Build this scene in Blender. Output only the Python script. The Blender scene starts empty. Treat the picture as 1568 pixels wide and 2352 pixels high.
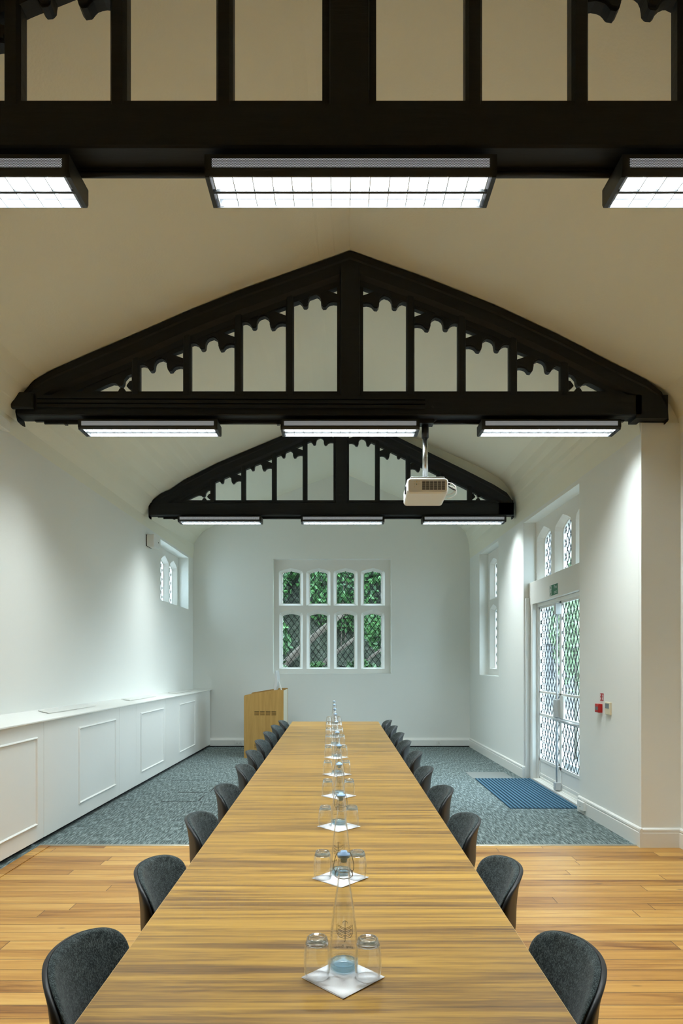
import bpy, bmesh, math, random
from mathutils import Vector, Matrix
from mathutils.geometry import tessellate_polygon
random.seed(7)
PI = math.pi
scene = bpy.context.scene
COL = scene.collection

# ------------------------------------------------------------------ camera
F, VX, VY, CZ = 1468.0, 777.0, 1523.0, 1.60      # focal length in pixels of the 1568x2352 frame, vanishing point, eye height
cam_d = bpy.data.cameras.new('camera')
cam = bpy.data.objects.new('camera', cam_d); COL.objects.link(cam)
cam.location = (0, 0, CZ); cam.rotation_euler = (PI/2, 0, 0)
cam_d.sensor_fit = 'VERTICAL'; cam_d.sensor_height = 36.0
cam_d.lens = F/2352*36.0
cam_d.shift_x = (784-VX)/2352; cam_d.shift_y = (VY-1176)/2352
cam_d.clip_start = 0.02; cam_d.clip_end = 200
scene.camera = cam

# ------------------------------------------------------------------ look, world, exposure
scene.view_settings.view_transform = 'Standard'
scene.view_settings.look = 'None'
scene.view_settings.gamma = 1.0
scene.view_settings.use_curve_mapping = False
scene.view_settings.exposure = 0.0
cy = scene.cycles
cy.max_bounces = 24; cy.diffuse_bounces = 5; cy.glossy_bounces = 4; cy.transmission_bounces = 20
cy.transparent_max_bounces = 80; cy.caustics_reflective = False; cy.caustics_refractive = True
cy.sample_clamp_indirect = 6.0; cy.use_denoising = True
cy.use_adaptive_sampling = True; cy.adaptive_threshold = 0.015
world = bpy.data.worlds.new('sky'); scene.world = world
world.use_nodes = True
bg = world.node_tree.nodes['Background']
bg.inputs[0].default_value = (0.66, 0.85, 1.0, 1); bg.inputs[1].default_value = 9.5
LAMP_W = 42.0
sun = bpy.data.lights.new('daylight_sun', 'SUN'); sun.energy = 5.5; sun.angle = math.radians(38); sun.color = (0.74, 0.88, 1.0)
sun_o = bpy.data.objects.new('daylight_sun', sun); COL.objects.link(sun_o)
sun_o.location = (12, 7, 6); sun_o.rotation_euler = Vector((-1.0, 0.06, -0.34)).to_track_quat('-Z', 'Y').to_euler()
LAMP_RGB = (0.90, 1.0, 1.03)

def portal(name, loc, rot, sx, sy):
    l = bpy.data.lights.new(name, 'AREA'); l.shape = 'RECTANGLE'; l.size = sx; l.size_y = sy
    l.cycles.is_portal = True
    o = bpy.data.objects.new(name, l); COL.objects.link(o); o.location = loc; o.rotation_euler = rot
portal('sky_portal_door', (2.95, 7.9, 1.9), (0, PI/2, 0), 3.6, 2.0)
portal('sky_portal_right', (2.95, 10.84, 2.47), (0, PI/2, 0), 2.2, 1.3)
portal('sky_portal_left', (-3.2, 11.0, 3.08), (0, -PI/2, 0), 1.0, 1.8)
portal('sky_portal_back', (-0.12, 12.6, 2.5), (-PI/2, 0, 0), 2.3, 2.2)

def at(px, py, Y):
    return ((px-VX)*Y/F, CZ+(VY-py)*Y/F)

# ------------------------------------------------------------------ helpers
def tag(o, label=None, cat=None, group=None, kind=None):
    if label: o['label'] = label
    if cat: o['category'] = cat
    if group: o['group'] = group
    if kind: o['kind'] = kind
    return o

def empty(name, loc, rz=0.0):
    o = bpy.data.objects.new(name, None); COL.objects.link(o)
    o.location = loc; o.rotation_euler = (0, 0, rz); o.empty_display_size = 0.1
    return o

KIDS = {}
def adopt(c, p):
    c.parent = p; KIDS.setdefault(p.name, []).append(c)

def copy_tree(o, parent=None):
    c = o.copy(); COL.objects.link(c)
    if parent is not None: adopt(c, parent)
    for ch in KIDS.get(o.name, []): copy_tree(ch, c)
    return c

class MB:
    def __init__(s): s.v = []; s.f = []; s.sm = []
    def add(s, vs, fs, smooth=False):
        n = len(s.v); s.v += [tuple(v) for v in vs]
        s.f += [tuple(i+n for i in f) for f in fs]; s.sm += [smooth]*len(fs); return s
    def box(s, x0, x1, y0, y1, z0, z1):
        x0, x1 = sorted((x0, x1)); y0, y1 = sorted((y0, y1)); z0, z1 = sorted((z0, z1))
        vs = [(x0,y0,z0),(x1,y0,z0),(x1,y1,z0),(x0,y1,z0),(x0,y0,z1),(x1,y0,z1),(x1,y1,z1),(x0,y1,z1)]
        return s.add(vs, [(0,3,2,1),(4,5,6,7),(0,1,5,4),(1,2,6,5),(2,3,7,6),(3,0,4,7)])
    def loft(s, rings, closed=True, caps=True, smooth=False):
        n = len(rings[0]); vs = [p for r in rings for p in r]; fs = []
        m = n if closed else n-1
        for i in range(len(rings)-1):
            for j in range(m):
                k = (j+1) % n
                fs.append((i*n+j, i*n+k, (i+1)*n+k, (i+1)*n+j))
        base = len(s.v); s.add(vs, fs, smooth)
        if caps and closed:
            s.f.append(tuple(base+j for j in reversed(range(n)))); s.sm.append(False)
            s.f.append(tuple(base+(len(rings)-1)*n+j for j in range(n))); s.sm.append(False)
        return s
    def prism(s, poly, fn, d0, d1, holes=()):
        """2D polygon (with holes) pushed from depth d0 to d1; fn(u, v, d) -> xyz"""
        loops = [list(poly)] + [list(h) for h in holes]
        tri = tessellate_polygon([[Vector((u, v, 0)) for u, v in lp] for lp in loops])
        pts = [p for lp in loops for p in lp]; n = len(pts)
        vs = [fn(u, v, d0) for u, v in pts] + [fn(u, v, d1) for u, v in pts]
        fs = [tuple(t) for t in tri] + [tuple(i+n for i in reversed(t)) for t in tri]
        o = 0
        for lp in loops:
            m = len(lp)
            for i in range(m):
                a, b = o+i, o+(i+1) % m
                fs.append((a, b, b+n, a+n))
            o += m
        return s.add(vs, fs)
    def tube(s, pts, r, n=8, smooth=True, rs=None):
        rings = []; P = [Vector(p) for p in pts]
        up = None
        for i, p in enumerate(P):
            t = (P[min(i+1, len(P)-1)] - P[max(i-1, 0)]).normalized()
            if up is None:
                up = Vector((0,0,1)) if abs(t.z) < 0.9 else Vector((1,0,0))
            a = t.cross(up).normalized(); b = a.cross(t).normalized(); up = b
            rr = rs[i] if rs else r
            rings.append([p + a*rr*math.cos(2*PI*k/n) + b*rr*math.sin(2*PI*k/n) for k in range(n)])
        return s.loft(rings, True, True, smooth)
    def lathe(s, prof, cx=0, cy=0, n=32, caps=False):
        rings = [[(cx+r*math.cos(2*PI*k/n), cy+r*math.sin(2*PI*k/n), z) for k in range(n)] for r, z in prof]
        return s.loft(rings, True, caps, True)
    def build(s, name, mat=None, parent=None, bevel=0, fix=True, loc=None, rot=None):
        me = bpy.data.meshes.new(name); me.from_pydata(s.v, [], s.f)
        me.polygons.foreach_set('use_smooth', s.sm)
        if fix:
            bm = bmesh.new(); bm.from_mesh(me); bmesh.ops.remove_doubles(bm, verts=bm.verts, dist=1e-5)
            bmesh.ops.recalc_face_normals(bm, faces=bm.faces); bm.to_mesh(me); bm.free()
        me.update()
        o = bpy.data.objects.new(name, me); COL.objects.link(o)
        if mat: me.materials.append(mat)
        if parent is not None: adopt(o, parent)
        if loc: o.location = loc
        if rot: o.rotation_euler = rot
        if bevel:
            b = o.modifiers.new('bevel', 'BEVEL'); b.width = bevel; b.segments = 2
            b.limit_method = 'ANGLE'; b.angle_limit = 0.6
        return o

def XZ(Y0):            # u = x, v = z, depth = y
    return lambda u, v, d: (u, Y0+d, v)

# ------------------------------------------------------------------ materials
def srgb(*c):
    return tuple(((x/255)/12.92 if x/255 <= 0.04045 else ((x/255+0.055)/1.055)**2.4) for x in c) + (1,)

def mat(name, col, rough=0.6, metal=0.0, spec=0.5, coat=0.0, trans=0.0, ior=1.45, emit=None, es=0.0, bump=None):
    m = bpy.data.materials.new(name); m.use_nodes = True
    p = m.node_tree.nodes['Principled BSDF']
    p.inputs['Base Color'].default_value = col
    p.inputs['Roughness'].default_value = rough; p.inputs['Metallic'].default_value = metal
    p.inputs['Specular IOR Level'].default_value = spec; p.inputs['Coat Weight'].default_value = coat
    p.inputs['Transmission Weight'].default_value = trans; p.inputs['IOR'].default_value = ior
    if emit: p.inputs['Emission Color'].default_value = emit; p.inputs['Emission Strength'].default_value = es
    if bump:
        N, L = m.node_tree.nodes, m.node_tree.links
        tc = N.new('ShaderNodeTexCoord'); nz = N.new('ShaderNodeTexNoise'); bp = N.new('ShaderNodeBump')
        nz.inputs['Scale'].default_value = bump[0]; nz.inputs['Detail'].default_value = 4
        bp.inputs['Strength'].default_value = bump[1]; bp.inputs['Distance'].default_value = bump[2]
        L.new(tc.outputs['Object'], nz.inputs['Vector']); L.new(nz.outputs['Fac'], bp.inputs['Height'])
        L.new(bp.outputs['Normal'], p.inputs['Normal'])
    return m

class NB:              # small node builder
    def __init__(s, name):
        s.m = bpy.data.materials.new(name); s.m.use_nodes = True
        s.N, s.L = s.m.node_tree.nodes, s.m.node_tree.links; s.p = s.N['Principled BSDF']
    def n(s, t, ins=None, **kw):
        nd = s.N.new(t)
        for k, v in kw.items(): setattr(nd, k, v)
        for k, v in (ins or {}).items():
            if hasattr(v, 'links') or isinstance(v, bpy.types.NodeSocket): s.L.new(v, nd.inputs[k])
            else: nd.inputs[k].default_value = v
        return nd
    def math(s, op, a, b=0.0, c=0.0):
        return s.n('ShaderNodeMath', {0: a, 1: b, 2: c}, operation=op).outputs[0]
    def xyz(s, coord='Object'):
        tc = s.n('ShaderNodeTexCoord'); sp = s.n('ShaderNodeSeparateXYZ', {0: tc.outputs[coord]})
        return sp.outputs
    def vec(s, x, y, z): return s.n('ShaderNodeCombineXYZ', {0: x, 1: y, 2: z}).outputs[0]
    def noise(s, v, scale, detail=4.0, rough=0.55, dist=0.0):
        return s.n('ShaderNodeTexNoise', {'Vector': v, 'Scale': scale, 'Detail': detail, 'Roughness': rough, 'Distortion': dist}).outputs['Fac']
    def ramp(s, f, stops):
        r = s.n('ShaderNodeValToRGB', {0: f}); e = r.color_ramp.elements
        e[0].position, e[0].color = stops[0]; e[1].position, e[1].color = stops[-1]
        for p, c in stops[1:-1]: q = e.new(p); q.color = c
        return r.outputs[0]
    def mix(s, f, a, b, blend='MIX'):
        m = s.n('ShaderNodeMix', data_type='RGBA', blend_type=blend)
        for k, v in ((0, f), (6, a), (7, b)):
            if isinstance(v, bpy.types.NodeSocket): s.L.new(v, m.inputs[k])
            else: m.inputs[k].default_value = v
        return m.outputs[2]
    def bump(s, h, strength, dist):
        b = s.n('ShaderNodeBump', {'Height': h, 'Strength': strength, 'Distance': dist})
        s.L.new(b.outputs[0], s.p.inputs['Normal'])
    def out(s, sock, key): s.L.new(sock, s.p.inputs[key])

M = {}
M['wall'] = mat('wall_paint', (0.85, 0.865, 0.825, 1), 0.75, spec=0.25, bump=(220, 0.12, 0.002))
M['ceiling'] = mat('ceiling_paint', (0.86, 0.855, 0.735, 1), 0.85, spec=0.2, bump=(60, 0.25, 0.004))
M['trim'] = mat('trim_gloss_paint', (0.82, 0.825, 0.785, 1), 0.38)
M['panel'] = mat('panel_satin_paint', (0.82, 0.825, 0.79, 1), 0.28)
M['stone'] = mat('painted_stone', (0.82, 0.81, 0.76, 1), 0.6, bump=(90, 0.15, 0.003))
M['white'] = mat('white_plastic', (0.82, 0.82, 0.78, 1), 0.4)
M['grey_white'] = mat('grey_plastic', (0.55, 0.57, 0.57, 1), 0.4)
M['cream'] = mat('cream_plastic', srgb(226, 216, 186), 0.45)
M['black'] = mat('black_plastic', (0.012, 0.013, 0.014, 1), 0.45)
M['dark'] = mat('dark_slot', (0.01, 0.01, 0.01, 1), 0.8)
M['lead'] = mat('lead_came', (0.018, 0.02, 0.022, 1), 0.6)
M['steel'] = mat('brushed_steel', (0.75, 0.77, 0.78, 1), 0.22, metal=1.0)
M['wire'] = mat('bail_wire', (0.45, 0.42, 0.36, 1), 0.3, metal=1.0)
M['tube_metal'] = mat('silver_tube', (0.62, 0.65, 0.68, 1), 0.35, metal=0.6)
M['red'] = mat('red_plastic', srgb(178, 28, 24), 0.4)
M['green'] = mat('green_sign', srgb(10, 105, 72), 0.4)
M['sign_white'] = mat('sign_white', (0.85, 0.86, 0.85, 1), 0.4)
M['screen'] = mat('grey_lcd', (0.16, 0.19, 0.2, 1), 0.2)
M['napkin'] = mat('paper_napkin', (0.93, 0.93, 0.94, 1), 0.9, spec=0.1, bump=(260, 0.4, 0.001))
M['ink'] = mat('black_print', (0.02, 0.02, 0.02, 1), 0.5)
M['blue_cap'] = mat('pale_blue_stopper', (0.42, 0.62, 0.90, 1), 0.15)
M['lamp_metal'] = mat('charcoal_metal', (0.022, 0.024, 0.024, 1), 0.42)
M['louvre'] = mat('louvre_aluminium', (0.42, 0.46, 0.50, 1), 0.35, metal=0.5)
M['tube'] = mat('fluorescent_tube', (1, 1, 1, 1), 0.5, emit=(0.93, 0.97, 1, 1), es=1.6)
M['ground'] = mat('gravel_ground', (0.22, 0.22, 0.21, 1), 0.9)
M['bark'] = mat('bark', (0.085, 0.07, 0.055, 1), 0.9, bump=(18, 0.8, 0.02))
M['render'] = mat('pale_render', (0.26, 0.26, 0.26, 1), 0.9)
M['slate'] = mat('grey_slate', (0.16, 0.17, 0.18, 1), 0.8)
M['pale_bark'] = mat('pale_bark', (0.20, 0.19, 0.16, 1), 0.9)
M['paving'] = mat('pale_paving', (0.30, 0.31, 0.31, 1), 0.8)
M['rubber'] = mat('threshold_metal', (0.30, 0.28, 0.22, 1), 0.4, metal=0.4)

def thin_glass(name, tint, edge=0.9, base=0.04, rough=0.0):
    b = NB(name)
    b.N.remove(b.p)
    lw = b.n('ShaderNodeLayerWeight', {'Blend': 0.3})
    tr = b.n('ShaderNodeBsdfTransparent', {0: tint}); gl = b.n('ShaderNodeBsdfGlossy', {0: (1,1,1,1), 'Roughness': rough})
    f = b.n('ShaderNodeMapRange', {0: lw.outputs['Facing'], 1: 0.45, 2: 1.0, 3: base, 4: edge})
    mx = b.n('ShaderNodeMixShader', {0: f.outputs[0], 1: tr.outputs[0], 2: gl.outputs[0]})
    b.L.new(mx.outputs[0], b.N['Material Output'].inputs[0])
    return b.m
M['pane'] = thin_glass('window_glass', (0.95, 0.97, 0.96, 1), 0.12, 0.02)
def edge_glass(name, tint, lo, f0, f1, fmin=0.0, fmax=1.0, ior=1.45):
    """clear in the middle, refracting towards the silhouette"""
    b = NB(name); b.N.remove(b.p)
    lw = b.n('ShaderNodeLayerWeight', {'Blend': 0.5})
    tr = b.n('ShaderNodeBsdfTransparent', {0: tint}); gs = b.n('ShaderNodeBsdfGlass', {0: tint, 'Roughness': 0.0, 'IOR': ior})
    gl = b.n('ShaderNodeBsdfGlossy', {0: (1,1,1,1), 'Roughness': 0.03})
    f = b.n('ShaderNodeMapRange', {0: lw.outputs['Facing'], 1: f0, 2: f1, 3: fmin, 4: fmax})
    m1 = b.n('ShaderNodeMixShader', {0: lo, 1: tr.outputs[0], 2: gl.outputs[0]})
    m2 = b.n('ShaderNodeMixShader', {0: f.outputs[0], 1: m1.outputs[0], 2: gs.outputs[0]})
    b.L.new(m2.outputs[0], b.N['Material Output'].inputs[0])
    return b.m
M['glass'] = edge_glass('clear_glass', (0.99, 0.995, 1.0, 1), 0.055, 0.45, 0.95)
M['glass_base'] = edge_glass('thick_glass', (0.98, 0.99, 0.995, 1), 0.12, 0.0, 0.6, 0.30, 0.9, 1.5)
M['blue_glass'] = edge_glass('blue_tinted_glass_base', (0.80, 0.93, 0.985, 1), 0.12, 0.0, 0.6, 0.2, 0.6, 1.33)

# black painted timber
b = NB('black_painted_timber')
x, y, z = b.xyz()[:3]
nz = b.noise(b.vec(b.math('MULTIPLY', x, 1.2), b.math('MULTIPLY', y, 9), b.math('MULTIPLY', z, 9)), 3, 5)
b.out(b.ramp(nz, [(0.3, (0.0034, 0.0050, 0.0075, 1)), (0.75, (0.0070, 0.0090, 0.0118, 1))]), 'Base Color')
b.p.inputs['Roughness'].default_value = 0.55; b.p.inputs['Specular IOR Level'].default_value = 0.35
b.bump(nz, 0.25, 0.01)
M['timber'] = b.m

# pine boards running across the room
b = NB('pine_floorboards')
x, y, z = b.xyz()[:3]
PW = 0.115
row = b.math('FLOOR', b.math('DIVIDE', y, PW))
rr = b.n('ShaderNodeTexWhiteNoise', {'W': row}, noise_dimensions='1D').outputs['Value']
xs = b.math('ADD', x, b.math('MULTIPLY', rr, 7.0))
colm = b.math('FLOOR', b.math('DIVIDE', xs, 1.9))
cell = b.n('ShaderNodeTexWhiteNoise', {'Vector': b.vec(row, colm, 0.0)}, noise_dimensions='3D').outputs['Value']
off = b.math('MULTIPLY', cell, 30.0)
gv = b.vec(b.math('ADD', b.math('MULTIPLY', x, 0.9), off), b.math('MULTIPLY', y, 14.0), off)
g1 = b.noise(gv, 1.3, 5, 0.6, 0.9)
g2 = b.noise(b.vec(b.math('ADD', b.math('MULTIPLY', x, 3), off), b.math('MULTIPLY', y, 110), off), 1.0, 3, 0.6)
tone = b.math('ADD', b.math('MULTIPLY', g1, 0.62), b.math('ADD', b.math('MULTIPLY', g2, 0.22), b.math('MULTIPLY', cell, 0.26)))
c = b.ramp(tone, [(0.34, (0.19, 0.072, 0.012, 1)), (0.45, (0.37, 0.172, 0.033, 1)), (0.58, (0.48, 0.245, 0.052, 1)), (0.74, (0.60, 0.35, 0.095, 1))])
kn = b.n('ShaderNodeTexVoronoi', {'Vector': b.vec(b.math('MULTIPLY', x, 1.1), b.math('MULTIPLY', y, 3.2), 0.0), 'Scale': 1.6}).outputs['Distance']
knm = b.n('ShaderNodeMapRange', {0: kn, 1: 0.035, 2: 0.075, 3: 0.75, 4: 0.0}).outputs[0]
c = b.mix(knm, c, (0.10, 0.045, 0.015, 1))
fy = b.math('FRACT', b.math('DIVIDE', y, PW)); dy = b.math('MINIMUM', fy, b.math('SUBTRACT', 1.0, fy))
fx = b.math('FRACT', b.math('DIVIDE', xs, 1.9)); dx = b.math('MINIMUM', fx, b.math('SUBTRACT', 1.0, fx))
gapy = b.n('ShaderNodeMapRange', {0: dy, 1: 0.012, 2: 0.035, 3: 0.85, 4: 0.0}).outputs[0]
gapx = b.n('ShaderNodeMapRange', {0: dx, 1: 0.0008, 2: 0.0022, 3: 0.85, 4: 0.0}).outputs[0]
gap = b.math('MAXIMUM', gapx, gapy)
c = b.mix(gap, c, (0.10, 0.045, 0.015, 1))
b.out(c, 'Base Color'); b.p.inputs['Roughness'].default_value = 0.36
b.p.inputs['Specular IOR Level'].default_value = 0.45
b.bump(b.math('SUBTRACT', b.math('MULTIPLY', g2, 0.15), gap), 0.25, 0.004)
M['pine'] = b.m

# walnut/zebrano laminate of the tables: figure runs across the table
b = NB('walnut_laminate')
x, y, z = b.xyz('Object')[:3]
oi = b.n('ShaderNodeObjectInfo').outputs['Location']
sp = b.n('ShaderNodeSeparateXYZ', {0: oi}).outputs
yy = b.math('ADD', y, b.math('MULTIPLY', sp[1], 1.37))
g1 = b.noise(b.vec(b.math('MULTIPLY', x, 0.36), b.math('MULTIPLY', yy, 7.5), 1.0), 1.6, 6, 0.60, 1.6)
g2 = b.noise(b.vec(b.math('MULTIPLY', x, 0.9), b.math('MULTIPLY', yy, 62), 4.0), 1.0, 4, 0.6, 0.5)
g3 = b.noise(b.vec(b.math('MULTIPLY', x, 14), b.math('MULTIPLY', yy, 260), 4.0), 1.0, 2, 0.5)
tone = b.math('ADD', b.math('MULTIPLY', g1, 0.55), b.math('ADD', b.math('MULTIPLY', g2, 0.38), b.math('MULTIPLY', g3, 0.09)))
c = b.ramp(tone, [(0.37, (0.120, 0.060, 0.018, 1)), (0.455, (0.225, 0.118, 0.028, 1)), (0.53, (0.375, 0.205, 0.038, 1)), (0.66, (0.54, 0.315, 0.060, 1))])
b.out(c, 'Base Color'); b.p.inputs['Roughness'].default_value = 0.34; b.p.inputs['Specular IOR Level'].default_value = 0.5
b.bump(g3, 0.05, 0.001)
M['walnut'] = b.m
M['edge'] = mat('pale_edge_strip', (0.52, 0.34, 0.15, 1), 0.4)

# oak veneer of the lectern
b = NB('oak_veneer')
x, y, z = b.xyz()[:3]
g1 = b.noise(b.vec(b.math('MULTIPLY', x, 16), b.math('MULTIPLY', y, 16), b.math('MULTIPLY', z, 1.1)), 1.2, 5, 0.6, 0.7)
g2 = b.noise(b.vec(b.math('MULTIPLY', x, 120), b.math('MULTIPLY', y, 120), b.math('MULTIPLY', z, 6)), 1.0, 2)
tone = b.math('ADD', b.math('MULTIPLY', g1, 0.8), b.math('MULTIPLY', g2, 0.2))
b.out(b.ramp(tone, [(0.3, (0.34, 0.185, 0.048, 1)), (0.75, (0.50, 0.30, 0.088, 1))]), 'Base Color')
b.p.inputs['Roughness'].default_value = 0.42
M['oak'] = b.m
M['cream_laminate'] = mat('cream_laminate', srgb(205, 196, 174), 0.5)

# carpet with streaked pile along the room
def carpet(name, stops, sx, sy):
    b = NB(name)
    x, y, z = b.xyz()[:3]
    g = b.noise(b.vec(b.math('MULTIPLY', x, sx), b.math('MULTIPLY', y, sy), 0.0), 1.0, 3, 0.7)
    g2 = b.noise(b.vec(x, y, 0.0), 420, 2)
    t = b.math('ADD', b.math('MULTIPLY', g, 0.8), b.math('MULTIPLY', g2, 0.2))
    b.out(b.ramp(t, stops), 'Base Color'); b.p.inputs['Roughness'].default_value = 0.9
    b.p.inputs['Specular IOR Level'].default_value = 0.1
    b.p.inputs['Sheen Weight'].default_value = 0.12
    b.bump(t, 0.6, 0.006)
    return b.m
M['carpet'] = carpet('streaked_carpet', [(0.40, (0.030, 0.046, 0.045, 1)), (0.50, (0.105, 0.145, 0.142, 1)), (0.61, (0.29, 0.35, 0.345, 1))], 70, 8.5)
M['hatch'] = carpet('hatch_carpet', [(0.3, (0.18, 0.20, 0.19, 1)), (0.7, (0.28, 0.30, 0.29, 1))], 200, 200)
b = NB('ribbed_blue_mat')
x, y, z = b.xyz()[:3]
g = b.noise(b.vec(x, y, 0.0), 320, 2)
fr = b.math('ABSOLUTE', b.math('SUBTRACT', b.math('FRACT', b.math('DIVIDE', b.math('SUBTRACT', x, 1.885), 0.77/17)), 0.42))
rib = b.n('ShaderNodeMapRange', {0: fr, 1: 0.16, 2: 0.34, 3: 1.0, 4: 0.0}).outputs[0]  # lit rib tops and shaded grooves painted into the mat colour
b.out(b.ramp(b.math('ADD', b.math('MULTIPLY', rib, 0.6), b.math('MULTIPLY', g, 0.4)), [(0.1, (0.010, 0.032, 0.055, 1)), (0.85, (0.085, 0.175, 0.250, 1))]), 'Base Color')
b.p.inputs['Roughness'].default_value = 0.9; b.p.inputs['Specular IOR Level'].default_value = 0.1
M['mat_blue'] = b.m

# grey felt
b = NB('charcoal_felt')
x, y, z = b.xyz()[:3]
g = b.noise(b.vec(x, b.math('MULTIPLY', y, 1.0), b.math('MULTIPLY', z, 0.45)), 330, 3, 0.8)
g2 = b.noise(b.vec(x, y, z), 45, 4, 0.7)
t = b.math('ADD', b.math('MULTIPLY', g, 0.75), b.math('MULTIPLY', g2, 0.25))
b.out(b.ramp(t, [(0.41, (0.007, 0.011, 0.012, 1)), (0.50, (0.026, 0.037, 0.038, 1)), (0.60, (0.105, 0.130, 0.130, 1))]), 'Base Color')
b.p.inputs['Roughness'].default_value = 0.95; b.p.inputs['Sheen Weight'].default_value = 0.12
b.p.inputs['Specular IOR Level'].default_value = 0.15
b.bump(g, 0.5, 0.002)
M['felt'] = b.m

# perforated strip on the lamp front: rows of small holes through which the tubes shine
b = NB('perforated_strip')
x, y, z = b.xyz()[:3]
P_ = 0.0062
r_ = b.math('FLOOR', b.math('DIVIDE', z, P_*0.8))
xo = b.math('ADD', b.math('DIVIDE', x, P_), b.math('MULTIPLY', b.math('MODULO', r_, 2.0), 0.5))
u = b.math('SUBTRACT', b.math('FRACT', xo), 0.5); v = b.math('SUBTRACT', b.math('FRACT', b.math('DIVIDE', z, P_*0.8)), 0.5)
d = b.math('SQRT', b.math('ADD', b.math('MULTIPLY', u, u), b.math('MULTIPLY', v, v)))
hole = b.n('ShaderNodeMapRange', {0: d, 1: 0.26, 2: 0.36, 3: 1.0, 4: 0.0}).outputs[0]
b.out(b.mix(hole, (0.03, 0.032, 0.032, 1), (0.6, 0.62, 0.64, 1)), 'Base Color')
b.p.inputs['Emission Color'].default_value = (0.86, 0.93, 1, 1)
b.out(b.math('MULTIPLY', hole, 0.55), 'Emission Strength')
b.p.inputs['Roughness'].default_value = 0.5
M['perf'] = b.m

# leaves, bank
def leafm(name, c0, c1):
    b = NB(name)
    g = b.noise(b.n('ShaderNodeTexCoord').outputs['Object'], 2.6, 4)
    b.out(b.ramp(g, [(0.35, c0), (0.65, c1)]), 'Base Color')
    b.p.inputs['Roughness'].default_value = 0.5
    return b.m
M['leaf'] = leafm('green_leaves', (0.014, 0.050, 0.014, 1), (0.085, 0.210, 0.060, 1))
M['leaf_pale'] = leafm('pale_green_leaves', (0.18, 0.28, 0.15, 1), (0.34, 0.40, 0.28, 1))
b = NB('overgrown_bank')
g = b.noise(b.n('ShaderNodeTexCoord').outputs['Object'], 9.0, 6, 0.75)
b.out(b.ramp(g, [(0.36, (0.008, 0.012, 0.008, 1)), (0.50, (0.035, 0.050, 0.025, 1)), (0.58, (0.075, 0.085, 0.060, 1)), (0.68, (0.16, 0.17, 0.14, 1))]), 'Base Color')
b.p.inputs['Roughness'].default_value = 0.9; b.bump(g, 1.0, 0.15)
M['bank'] = b.m

# ------------------------------------------------------------------ room geometry
YB = 12.25                       # back wall
YP = 5.56                        # pier between the boarded part and the carpeted part
XA = 2.975                       # right wall of the boarded part
YR = -3.6                        # wall behind the viewer
def XL(Y): return -2.787 - 0.01156*(YB-Y)
def XR(Y): return 2.728 - 0.0170*Y

def px_list(lst, Y): return [at(a, c, Y) for a, c in lst]
YM, YF, YN = 5.48, 9.17, 2.63    # front faces of the three trusses
midL = px_list([(39,965),(35,945),(36,930),(55,900),(75,875),(115,852),(210,810),(300,772),(430,715),(550,667),(690,617)], YM)
midR = px_list([(969,635),(1134,700),(1284,770),(1409,835),(1484,872),(1519,900),(1533,930),(1535,964)], YM)
midA = at(804, 576, YM)
farL = px_list([(341,1187),(341,1165),(351,1148),(369,1134),(392,1124),(420,1104),(498,1064),(651,999.5)], YF)
farR = px_list([(934,1014),(1064,1077.5),(1134,1113),(1164,1132),(1178,1152),(1180,1187)], YF)
farA = (0.04, 5.245)
nearA = (0.045, 5.17)
nearL = midL[:]; nearR = midR[:]

# ---- ceiling profiles (from left wall over the ridge to the right wall)
def resample(pts, n):
    L = [0]
    for a, c in zip(pts, pts[1:]): L.append(L[-1]+math.dist(a, c))
    out = []
    for i in range(n):
        t = L[-1]*i/(n-1); k = 0
        while k < len(L)-2 and L[k+1] < t: k += 1
        f = (t-L[k])/max(1e-9, L[k+1]-L[k])
        out.append((pts[k][0]+(pts[k+1][0]-pts[k][0])*f, pts[k][1]+(pts[k+1][1]-pts[k][1])*f))
    return out
def up(pts, d=0.012): return [(a, c+d) for a, c in pts]
def profile(left, apex, right, Y, xr, x_l=None):
    xl = XL(Y) if x_l is None else x_l
    Lp = [(xl, 3.6), (xl+0.012, 3.72)] + [p for p in up(left) if p[1] > 3.80] + [(apex[0], apex[1]+0.012)]
    Rp = [(apex[0], apex[1]+0.012)] + up(right) + [(xr-0.012, 3.72), (xr, 3.6)]
    return resample(Lp, 26), resample(Rp, 26)
rightA = midR[:5] + [(2.82, 3.93), (2.93, 3.80)]
rightB0 = [p for p in midR[:4]] + [(2.50, 4.03), (2.60, 3.88)]
rightB1 = [at(958.7, 1008.5, 9.3), at(1100, 1072, 9.3), at(1154, 1102, 9.3), (2.50, 4.10), (2.555, 3.92)]
rightC0 = farR[:3] + [(2.42, 4.03), (2.53, 3.86)]
rightC1 = [(1.0, 4.83), (2.0, 4.40), (2.30, 4.24), (2.44, 4.08), (2.50, 3.88)]
leftC1 = [(-2.77, 3.86), (-2.66, 4.05), (-2.495, 4.17), (-1.127, 4.80)]
leftM = [p for p in midL if p[1] > 3.8]
st = [
    (YR, profile(leftM, nearA, rightA, YR, XA)),
    (YN, profile(leftM, nearA, rightA, YN, XA)),
    (YP+0.02, profile(leftM, midA, rightA, YP, XA)),
    (YP+0.02, profile(leftM, midA, rightB0, YP, XR(YP))),
    (9.33, profile(farL, farA, rightB1, 9.33, XR(9.33))),
    (9.33, profile(farL, farA, rightC0, 9.33, XR(9.33))),
    (YB+0.02, profile(leftC1, (0.05, 5.25), rightC1, YB, XR(YB))),
]
mb = MB()
rings = [[(a, Y, c) for a, c in L_] + [(a, Y, c) for a, c in R_[1:]] for Y, (L_, R_) in st]
mb.loft(rings, closed=False, caps=False, smooth=False)
ceil = mb.build('ceiling', M['ceiling'], fix=False)
so = ceil.modifiers.new('thickness', 'SOLIDIFY'); so.thickness = 0.12; so.offset = 1.0
tag(ceil, kind='structure')
for p in ceil.data.polygons: p.use_smooth = False

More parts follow.
